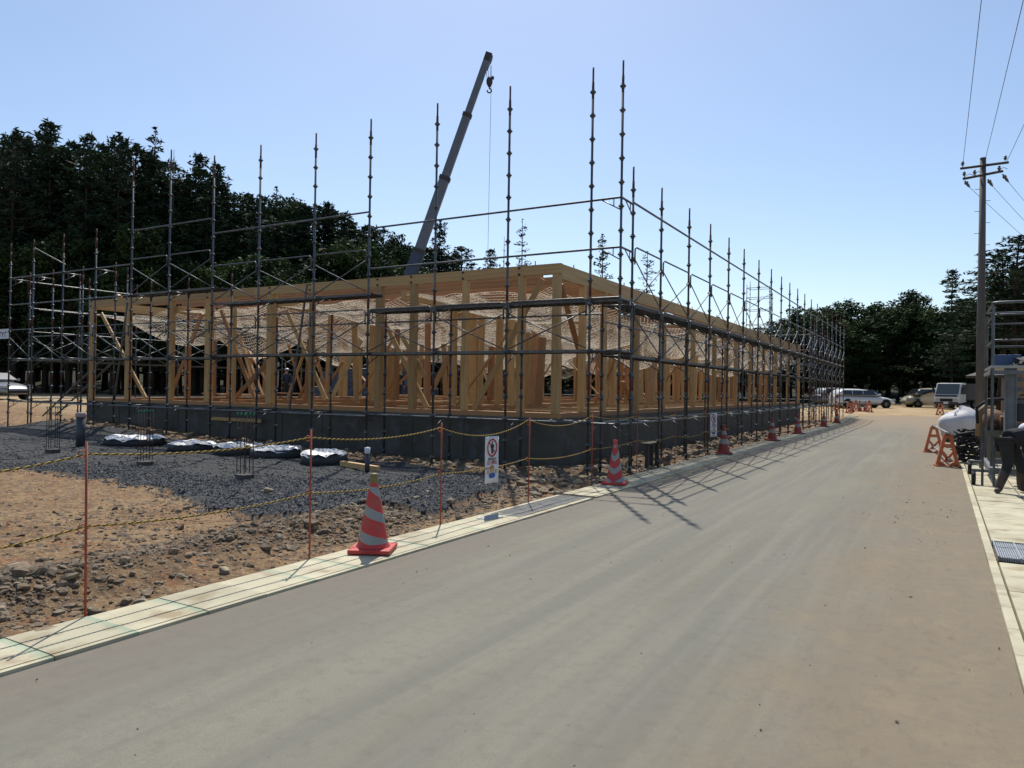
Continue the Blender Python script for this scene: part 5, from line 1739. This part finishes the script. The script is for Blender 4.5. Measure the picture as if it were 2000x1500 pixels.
def person(label, loc, rz, pose, shirt, trousers, boots, hat=None, towel=False):
    t = thing('person', label, 'person', loc, rz)
    J = pose
    body = {k: J[k] for k in J}
    legs = [('pelvis', 'hipL'), ('hipL', 'kneeL'), ('kneeL', 'ankL'), ('pelvis', 'hipR'), ('hipR', 'kneeR'), ('kneeR', 'ankR')]
    trunk = [('pelvis', 'belly'), ('belly', 'chest'), ('chest', 'neck'), ('chest', 'shL'), ('shL', 'elL'), ('elL', 'wrL'), ('chest', 'shR'), ('shR', 'elR'), ('elR', 'wrR')]
    arr = lambda E: ({k: J[k] for k in dict.fromkeys(sum(([a, b] for a, b in E), []))}, E)
    slim = {k: (J[k][0], J[k][1] * (.7 if k in ('pelvis', 'belly', 'chest', 'hipL', 'hipR', 'kneeL', 'kneeR', 'ankL', 'ankR', 'shL', 'shR', 'elL', 'elR') else 1)) for k in J}
    arr = lambda E: ({k: slim[k] for k in dict.fromkeys(sum(([a, b] for a, b in E), []))}, E)
    body_o = skinned('body', arr(legs + trunk + [('neck', 'head0'), ('head0', 'head1')]), M['skin'], t)
    fat = lambda E, d: ({k: (J[k][0], J[k][1] + d) for k in dict.fromkeys(sum(([a, b] for a, b in E), []))}, E)
    skinned('trousers', fat(legs, .014), trousers, t)
    skinned('shirt', fat([('belly', 'chest'), ('chest', 'shL'), ('shL', 'elL'), ('chest', 'shR'), ('shR', 'elR'), ('elL', 'wrL'), ('elR', 'wrR')] + [('pelvis', 'belly')], .016), shirt, t)
    for s_ in 'LR':
        a = Vector(J['ank' + s_][0]); toe = Vector(J['toe' + s_][0]); kn = Vector(J['knee' + s_][0])
        up_ = a.lerp(kn, .88)
        skinned('boot', ({'a': (up_, .085), 'b': (a, .066), 'h': (a + Vector((0, 0, -.05)), .055), 't': (toe, .045)}, [('a', 'b'), ('b', 'h'), ('h', 't')]), boots, t)
        w = Vector(J['wr' + s_][0]); el = Vector(J['el' + s_][0]); dr = (w - el).normalized()
        ref = Vector((0, 1, 0)) if abs(dr.y) < .8 else Vector((1, 0, 0)); sd = dr.cross(ref).normalized()
        hj = {'w': (w, .028), 'p': (w + dr * .075, (.040, .018))}; he = [('w', 'p')]
        for i in range(4):
            o_ = sd * (-.030 + .020 * i); ln = (.062, .075, .070, .055)[i]
            hj['f%d' % i] = (w + dr * .095 + o_, .009); hj['g%d' % i] = (w + dr * (.095 + ln * .55) + o_ + ref * .008, .0085); hj['k%d' % i] = (w + dr * (.095 + ln) + o_ + ref * .024, .0075)
            he += [('p', 'f%d' % i), ('f%d' % i, 'g%d' % i), ('g%d' % i, 'k%d' % i)]
        hj['t0'] = (w + dr * .04 - sd * .045, .0105); hj['t1'] = (w + dr * .075 - sd * .062 + ref * .02, .009); he += [('w', 't0'), ('t0', 't1')]
        skinned('hand', (hj, he), M['skin'], t, 1)
    if towel:
        a, b_ = Vector(J['belly'][0]), Vector(J['chest'][0]); nk = Vector(J['neck'][0]); up_ = Vector((0, 0, .06))
        skinned('towel', ({'a': (a.lerp(b_, .1) + up_, (.10, .14)), 'b': (b_ + up_ * 1.3, (.12, .16)), 'c': (nk + up_, (.09, .12))}, [('a', 'b'), ('b', 'c')]), M['cloth_white'], t)
    h0, h1 = Vector(J['head0'][0]), Vector(J['head1'][0])
    if hat is not None:
        ax = (h1 - h0).normalized(); c = h0.lerp(h1, .55)
        b = MB().lathe([(.150, -.01), (.128, .0), (.126, .05), (.105, .10), (.06, .135), (0, .145)], 20)
        o = b.obj('headwear', hat, t); o.matrix_local = Matrix.LocRotScale(c, ax.to_track_quat('Z', 'Y'), None)
    return t


# local frame: x to the photo's right, y away from the camera
stand = dict(pelvis=((0, 0, .96), .13), hipL=((-.09, 0, .88), .095), kneeL=((-.11, .02, .50), .065), ankL=((-.12, .0, .10), .045), toeL=((-.13, -.16, .03), .04),
             hipR=((.09, 0, .88), .095), kneeR=((.12, .02, .50), .065), ankR=((.14, .02, .10), .045), toeR=((.16, -.14, .03), .04),
             belly=((0, 0, 1.12), .125), chest=((0, 0, 1.33), .145), neck=((0, 0, 1.47), .055), head0=((0, -.01, 1.55), .078), head1=((0, -.01, 1.68), .085),
             shL=((-.19, 0, 1.38), .06), elL=((-.25, -.03, 1.12), .045), wrL=((-.18, -.22, .98), .032), shR=((.19, 0, 1.38), .06), elR=((.27, -.02, 1.12), .045), wrR=((.24, -.16, .92), .032))
bend = dict(pelvis=((.02, .02, .90), .145), hipL=((-.05, -.05, .82), .105), kneeL=((.0, -.02, .47), .072), ankL=((-.13, .0, .11), .05), toeL=((-.24, -.10, .045), .045),
            hipR=((.10, .10, .82), .105), kneeR=((.30, .10, .46), .072), ankR=((.34, .16, .11), .05), toeR=((.46, .08, .045), .045),
            belly=((.20, .06, .95), .135), chest=((.44, .10, .97), .15), neck=((.58, .12, .92), .06), head0=((.66, .13, .86), .08), head1=((.76, .14, .78), .088),
            shL=((.48, -.09, .93), .065), elL=((.52, -.16, .66), .05), wrL=((.58, -.12, .42), .034), shR=((.48, .29, .93), .065), elR=((.54, .33, .66), .05), wrR=((.60, .28, .42), .034))
hp = dep(1968, 850, 12.1)
person('person bending over beside the platform in black clothes, brown boots and white towel', (hp.x, hp.y, .0), YAW, bend, M['cloth_black'], M['cloth_black'], M['boot'], M['cloth_white'], towel=True)
p = dep(560, 768, 42)
if True: person('person in white helmet and dark jacket standing inside the timber frame at left', (p.x, p.y, FZ - .2), YAW, stand, M['navy'], M['cloth_black'], M['black'], M['helmet'])
p = dep(777, 760, 34)
person('person in navy workwear standing behind the posts near the frame middle', (p.x, p.y, FZ - .25), YAW + .6, stand, M['navy'], M['navy'], M['black'], M['navy'])

# timber shed at the right edge, behind the platform
shp = dep(2012, 800, 30)
sh = thing('timber_shed', 'tan boarded shed with sloping dark roof behind the rolling platform', 'shed', (shp.x, shp.y, 0), YAW)
for i in range(14):
    z1 = 2.35 + i * .085
    MB().box((-1.05 + i * .25, 0, z1 / 2), (.24, .06 + .004 * (i % 2), z1)).obj('wall_board', M['tan_wall'], sh)
o = MB().box((0, 0, 0), (3.9, 2.6, .12)).obj('roof', M['roof_dark'], sh); o.location = (.62, 1.0, 3.02); o.rotation_euler = (0, -math.atan(.34), 0)
for i in range(5):
    MB().box((-1.6 + i * .3, -.9, .9), (.06, .06, 1.8)).obj('fence_post', M['tan_wall'], sh)
for z_ in (.6, 1.2, 1.7):
    MB().box((-1.0, -.94, z_), (1.4, .03, .08)).obj('fence_rail', M['tan_wall'], sh)


# ------------------------------------------------------------------ trees
def rand_dir(rg): return Vector((rg.gauss(0, 1), rg.gauss(0, 1), rg.gauss(0, 1))).normalized()


def tuft_mesh(name, centres, m, rg, per, spread, size, flatten=.55, asp=.20):
    V = []; F = []
    for c, rad in centres:
        for i in range(per):
            o_ = rand_dir(rg); o_.z *= flatten
            p = c + o_ * rad * spread * rg.uniform(.3, 1.0)
            d1 = rand_dir(rg); d1.z *= .5; d1.normalize(); d2 = d1.cross(rand_dir(rg)).normalized()
            s_ = size * rg.uniform(.6, 1.3)
            b_ = len(V)
            V += [p - d1 * s_ * .5, p + d2 * s_ * asp, p + d1 * s_ * .7, p - d2 * s_ * asp * .8]
            F.append((b_, b_ + 1, b_ + 2, b_ + 3))
    return mesh_from(name, V, F, m)


def conifer(seed, H=16.0, low=.25, Rm=2.6, layered=True, m='pine', per=11, sparse=1.0, asym=.5, expo=.62):
    rg = random.Random(seed)
    tr = MB(); bend_ = [rg.uniform(-.3, .3), rg.uniform(-.3, .3)]
    ax_ = lambda f: Vector((bend_[0] * math.sin(f * 3), bend_[1] * math.sin(f * 2.2), H * f))
    tr.tube([ax_(i / 8) for i in range(9)], [.19 * (1 - i / 8.6) + .015 for i in range(9)], 7)
    cs = []
    z = low
    while z < .985:
        f = (z - low) / (1 - low)
        rad = Rm * (1 - f) ** expo * (.75 + .45 * rg.random()) + .22
        if layered and rg.random() < .12: rad *= .6
        nb = rg.choice([4, 5, 6]) if f < .8 else 4
        a0 = rg.uniform(0, 6.28)
        for b_ in range(nb):
            if rg.random() > sparse: continue
            a = a0 + 6.283 * b_ / nb + rg.uniform(-.35, .35)
            L_ = rad * rg.uniform(1 - asym, 1.12)
            base = ax_(z); tipz = .10 * L_ + rg.uniform(-.18, .22) * (1 - f)
            tip_ = base + Vector((math.cos(a) * L_, math.sin(a) * L_, tipz))
            midp = base.lerp(tip_, .55) - Vector((0, 0, .06 * L_))
            tr.tube([base, midp, tip_], [.05 * (1 - f) + .016, .03 * (1 - f) + .012, .008], 4, cap=False)
            n_ = max(2, int(L_ / .42))
            for k_ in range(n_):
                g = .28 + .72 * (k_ + .6) / n_
                q = base.lerp(tip_, g)
                cs.append((q + Vector((rg.uniform(-.2, .2), rg.uniform(-.2, .2), rg.uniform(-.04, .16))), .30 + .18 * (1 - g) + .12 * (1 - f)))
        z += (rg.uniform(.030, .052) if layered else .030) * 16 / H * (1.0 if f < .7 else .8)
    cs += [(ax_(.985), .22), (ax_(1.0), .12)]
    return tr.mesh('trunk', M['bark']), tuft_mesh('crown', cs, M[m], rg, per, 1.15, .36)


def broadleaf(seed, H=10.0, Rm=3.2, m='leaf', n=210, per=34):
    rg = random.Random(seed)
    tr = MB(); cs = []
    tr.tube([(0, 0, 0), (.1, .05, H * .3), (0, .1, H * .6)], [.22, .16, .08], 7)
    lobes = []
    for i in range(13):
        a = rg.uniform(0, 6.28); f = rg.uniform(.25, .92); r_ = Rm * (1 - abs(f - .5) * 1.0) * rg.uniform(.25, .75)
        c = Vector((math.cos(a) * r_, math.sin(a) * r_, H * f)); lobes.append((c, rg.uniform(.9, 1.6) * Rm / 3.2))
        tr.tube([(0, 0, H * f * .55), c * .6 + Vector((0, 0, H * f * .3)), c], [.09, .05, .015], 5, cap=False)
    for c, r_ in lobes:
        for k_ in range(n // 13):
            d_ = rand_dir(rg); d_.z = d_.z * .8 + .15
            cs.append((c + d_ * r_ * rg.uniform(.6, 1.05), .45))
    return tr.mesh('trunk', M['bark']), tuft_mesh('crown', cs, M[m], rg, per, 1.25, .21, .8, .42)


def dead_tree(seed, H=12.0, nb=26):
    rg = random.Random(seed); tr = MB(); br_ = MB()
    tr.tube([(0, 0, H * i / 6) for i in range(7)], [.15 * (1 - i / 6.4) + .012 for i in range(7)], 6)
    for i in range(nb):
        f = .35 + .63 * i / nb; a = rg.uniform(0, 6.28); L_ = (1 - f) * H * .26 + .3; L_ *= rg.uniform(.6, 1.1)
        b0 = Vector((0, 0, H * f)); t_ = b0 + Vector((math.cos(a) * L_, math.sin(a) * L_, L_ * rg.uniform(-.05, .35)))
        m_ = b0.lerp(t_, .5) + Vector((0, 0, -.08 * L_))
        br_.tube([b0, m_, t_], [.035, .024, .008], 4, cap=False)
        for k_ in range(7):
            q = b0.lerp(t_, rg.uniform(.3, 1)); v = Vector((rg.uniform(-1, 1), rg.uniform(-1, 1), rg.uniform(-.4, .6))) * .34 * rg.uniform(.5, 1.3)
            br_.tube([q, q + v], [.012, .006], 3, cap=False)
    return tr.mesh('trunk', M['deadwood']), br_.mesh('branches', M['deadwood'])


KIN = {
    'pineA': conifer(1, 16, .26, 3.3), 'pineB': conifer(2, 16, .36, 3.4, asym=.6, expo=.42), 'pineC': conifer(3, 16, .20, 2.7), 'pineD': conifer(4, 16, .40, 3.5, asym=.65, expo=.36),
    'cedar': conifer(5, 16, .10, 2.6, layered=False, per=9), 'loose': conifer(6, 16, .40, 2.2, per=7, sparse=.75, asym=.55), 'thin': conifer(9, 16, .34, 2.4, per=3, sparse=.7, asym=.5),
    'leafA': broadleaf(11), 'leafB': broadleaf(12, 10, 3.4), 'leafC': broadleaf(13, 10, 2.9),
    'dead': dead_tree(21), 'deadB': dead_tree(22, 12, 16)}
BASEH = {'leafA': 10, 'leafB': 10, 'leafC': 10, 'dead': 12, 'deadB': 12}


def plant(kind, px, ytop, dd, label, group=None, wide=None, name=None):
    """a tree standing at camera depth dd whose top shows at (px, ytop)"""
    top_ = dep(px, ytop, dd)
    z0 = float(ground_z(top_.x, top_.y)) - .1
    Hh = top_.z - z0
    if Hh < 1.5: return
    s_ = Hh / BASEH.get(kind, 16)
    w = wide if wide else min(max(s_, .75), 1.35) * random.uniform(.9, 1.15)
    t = thing(name or ('pine_tree' if kind not in ('leafA', 'leafB', 'leafC', 'dead', 'deadB') else 'broadleaf_tree' if 'leaf' in kind else 'dead_tree'), label, 'tree', (top_.x, top_.y, z0), random.uniform(0, 6.28), group)
    t.scale = (w, w, s_)
    a, b_ = KIN[kind]
    link('trunk', a, t); cr_ = link('crown' if 'dead' not in kind else 'branches', b_, t)
    if 'dead' in kind: cr_['kind'] = 'stuff'
    return t


# single trees that stand out
plant('pineC', 98, 240, 60, 'tall pointed pine highest on the left skyline', wide=1.25)
plant('loose', 300, 250, 62, 'pine with a thin open top on the left skyline', wide=1.0)
plant('dead', 340, 292, 61, 'bare grey dead tree between the left pines', wide=.8)
plant('pineC', 390, 303, 63, 'pine with broad layered tiers right of the dead tree', wide=1.1)
plant('pineA', 38, 258, 58, 'broad topped pine at the far left of the skyline', wide=1.2)
plant('pineC', 172, 264, 59, 'leaning layered pine left of the first tall scaffold poles', wide=1.0)
plant('pineA', 238, 262, 60, 'rounded layered pine behind the leftmost tall scaffold pole', wide=1.1)
plant('pineC', 425, 322, 62, 'pine with slightly drooping tiers behind the third tall scaffold pole', wide=1.0)
plant('loose', 538, 366, 66, 'short thin topped pine on the falling skyline left of the boom', wide=.8)
plant('pineC', 640, 396, 68, 'small pointed pine on the skyline behind the fifth tall pole', wide=.9)
plant('cedar', 862, 432, 72, 'bushy pine just right of the crane boom', wide=.9)
plant('pineB', 905, 482, 74, 'spreading pine at the foot of the boom, right of the bushy pine', wide=1.15)
plant('pineC', 958, 488, 80, 'small dark pine top above the eaves beam', wide=.8)
plant('deadB', 985, 462, 78, 'thin bare tree left of the tall dead conifer', wide=.9)
plant('thin', 1020, 428, 78, 'tall dead looking conifer above the middle of the eaves beam', wide=.8)
plant('loose', 1178, 458, 80, 'sparse pine seen between the two corner scaffold poles', wide=.85)
plant('thin', 1265, 492, 80, 'hazy thin conifer right of the scaffold corner', wide=1.0)
plant('pineC', 1862, 528, 66, 'narrow layered conifer left of the utility pole', wide=.75)
plant('pineD', 1955, 488, 56, 'layered pine right of the utility pole', wide=1.2)
plant('pineB', 1996, 462, 54, 'large layered pine at the right edge of the picture', wide=1.35)

LX = [-250, -60, 0, 60, 135, 170, 240, 300, 345, 400, 470, 540, 640, 740, 800, 860, 930, 1000]
LY = [250, 262, 262, 258, 268, 280, 270, 285, 330, 330, 368, 380, 402, 440, 470, 480, 500, 530]
KP = ['pineA', 'pineB', 'pineC', 'pineD', 'pineA', 'loose']
lab1, gr1 = 'dark pine in the dense wood on the left hillside', 'pines on the left hillside'
x_ = -230
while x_ < 900:
    plant(random.choice(['pineB', 'pineD', 'pineA', 'pineC'] if x_ < 430 else ['pineA', 'pineC', 'cedar', 'pineC', 'leafB']), x_, np.interp(x_, LX, LY) + random.uniform(2, 30) * (1 if x_ < 430 else .6), random.uniform(62, 70), lab1, gr1, name='pine_tree', wide=random.uniform(1.1, 1.4) if x_ < 430 else random.uniform(.8, 1.1))
    x_ += random.uniform(13, 22) if x_ < 430 else random.uniform(9, 15)
x_ = -240
while x_ < 960:
    plant(random.choice(['pineA', 'cedar', 'pineC', 'leafA']), x_, np.interp(x_, LX, LY) + random.uniform(25, 85), random.uniform(60, 64), lab1 if True else '', gr1, wide=random.uniform(1.1, 1.4), name='pine_tree')
    x_ += random.uniform(18, 30)
lab2, gr2 = 'low dark bushy tree at the foot of the left wooded hillside', 'bushy trees at the foot of the left hillside'
x_ = -260
while x_ < 1010:
    plant(random.choice(['leafA', 'leafB', 'leafC']), x_, np.interp(x_, LX, LY) * .45 + 335 + random.uniform(-25, 30), random.uniform(56, 60), lab2, gr2, wide=random.uniform(1.0, 1.25))
    x_ += random.uniform(30, 46)
# behind the frame
lab3, gr3 = 'dark tree beyond the timber frame seen over or through it', 'trees beyond the timber frame'
CXp, CYp = [960, 1040, 1100, 1250, 1400, 1440, 1520], [520, 545, 540, 590, 618, 625, 628]
x_ = 965
while x_ < 1530:
    plant(random.choice(['leafA', 'leafB', 'pineA', 'leafC']), x_, np.interp(x_, CXp, CYp) + random.uniform(0, 22), random.uniform(70, 78), lab3, gr3, wide=random.uniform(.9, 1.2), name='dark_tree')
    plant(random.choice(['leafA', 'leafB', 'leafC']), x_ + 15, 690 + random.uniform(-20, 20), random.uniform(66, 69), lab3, gr3, wide=random.uniform(.8, 1.1), name='dark_tree')
    x_ += random.uniform(24, 38)
# right wood
RX = [1500, 1560, 1590, 1650, 1720, 1780, 1830, 1900, 1940, 2000, 2150]
RY = [628, 610, 592, 588, 582, 572, 590, 572, 530, 515, 480]
lab4, gr4 = 'dark broadleaf tree in the wood at the end of the road', 'trees at the end of the road'
x_ = 1535
while x_ < 2160:
    kd = random.choice(['leafA', 'leafB', 'leafC']) if x_ < 1850 else random.choice(['leafA', 'pineA', 'pineB'])
    plant(kd, x_, np.interp(x_, RX, RY) + random.uniform(-6, 20), random.uniform(72, 80), lab4, gr4, wide=random.uniform(.95, 1.25), name='broadleaf_tree')
    x_ += random.uniform(24, 38)
x_ = 1545
while x_ < 2160:
    plant(random.choice(['leafA', 'leafB', 'leafC']), x_, np.interp(x_, RX, RY) * .6 + 265 + random.uniform(-22, 22), random.uniform(70, 74), lab4, gr4, wide=random.uniform(.95, 1.2), name='broadleaf_tree')
    x_ += random.uniform(19, 30)
lab5, gr5 = 'low leafy bush at the edge of the right wood', 'bushes along the edge of the right wood'
x_ = 1560
while x_ < 2150:
    plant(random.choice(['leafA', 'leafB', 'leafC']), x_, 705 + random.uniform(-20, 25), random.uniform(68, 71), lab5, gr5, wide=random.uniform(.75, 1.0), name='bush')
    x_ += random.uniform(26, 40)
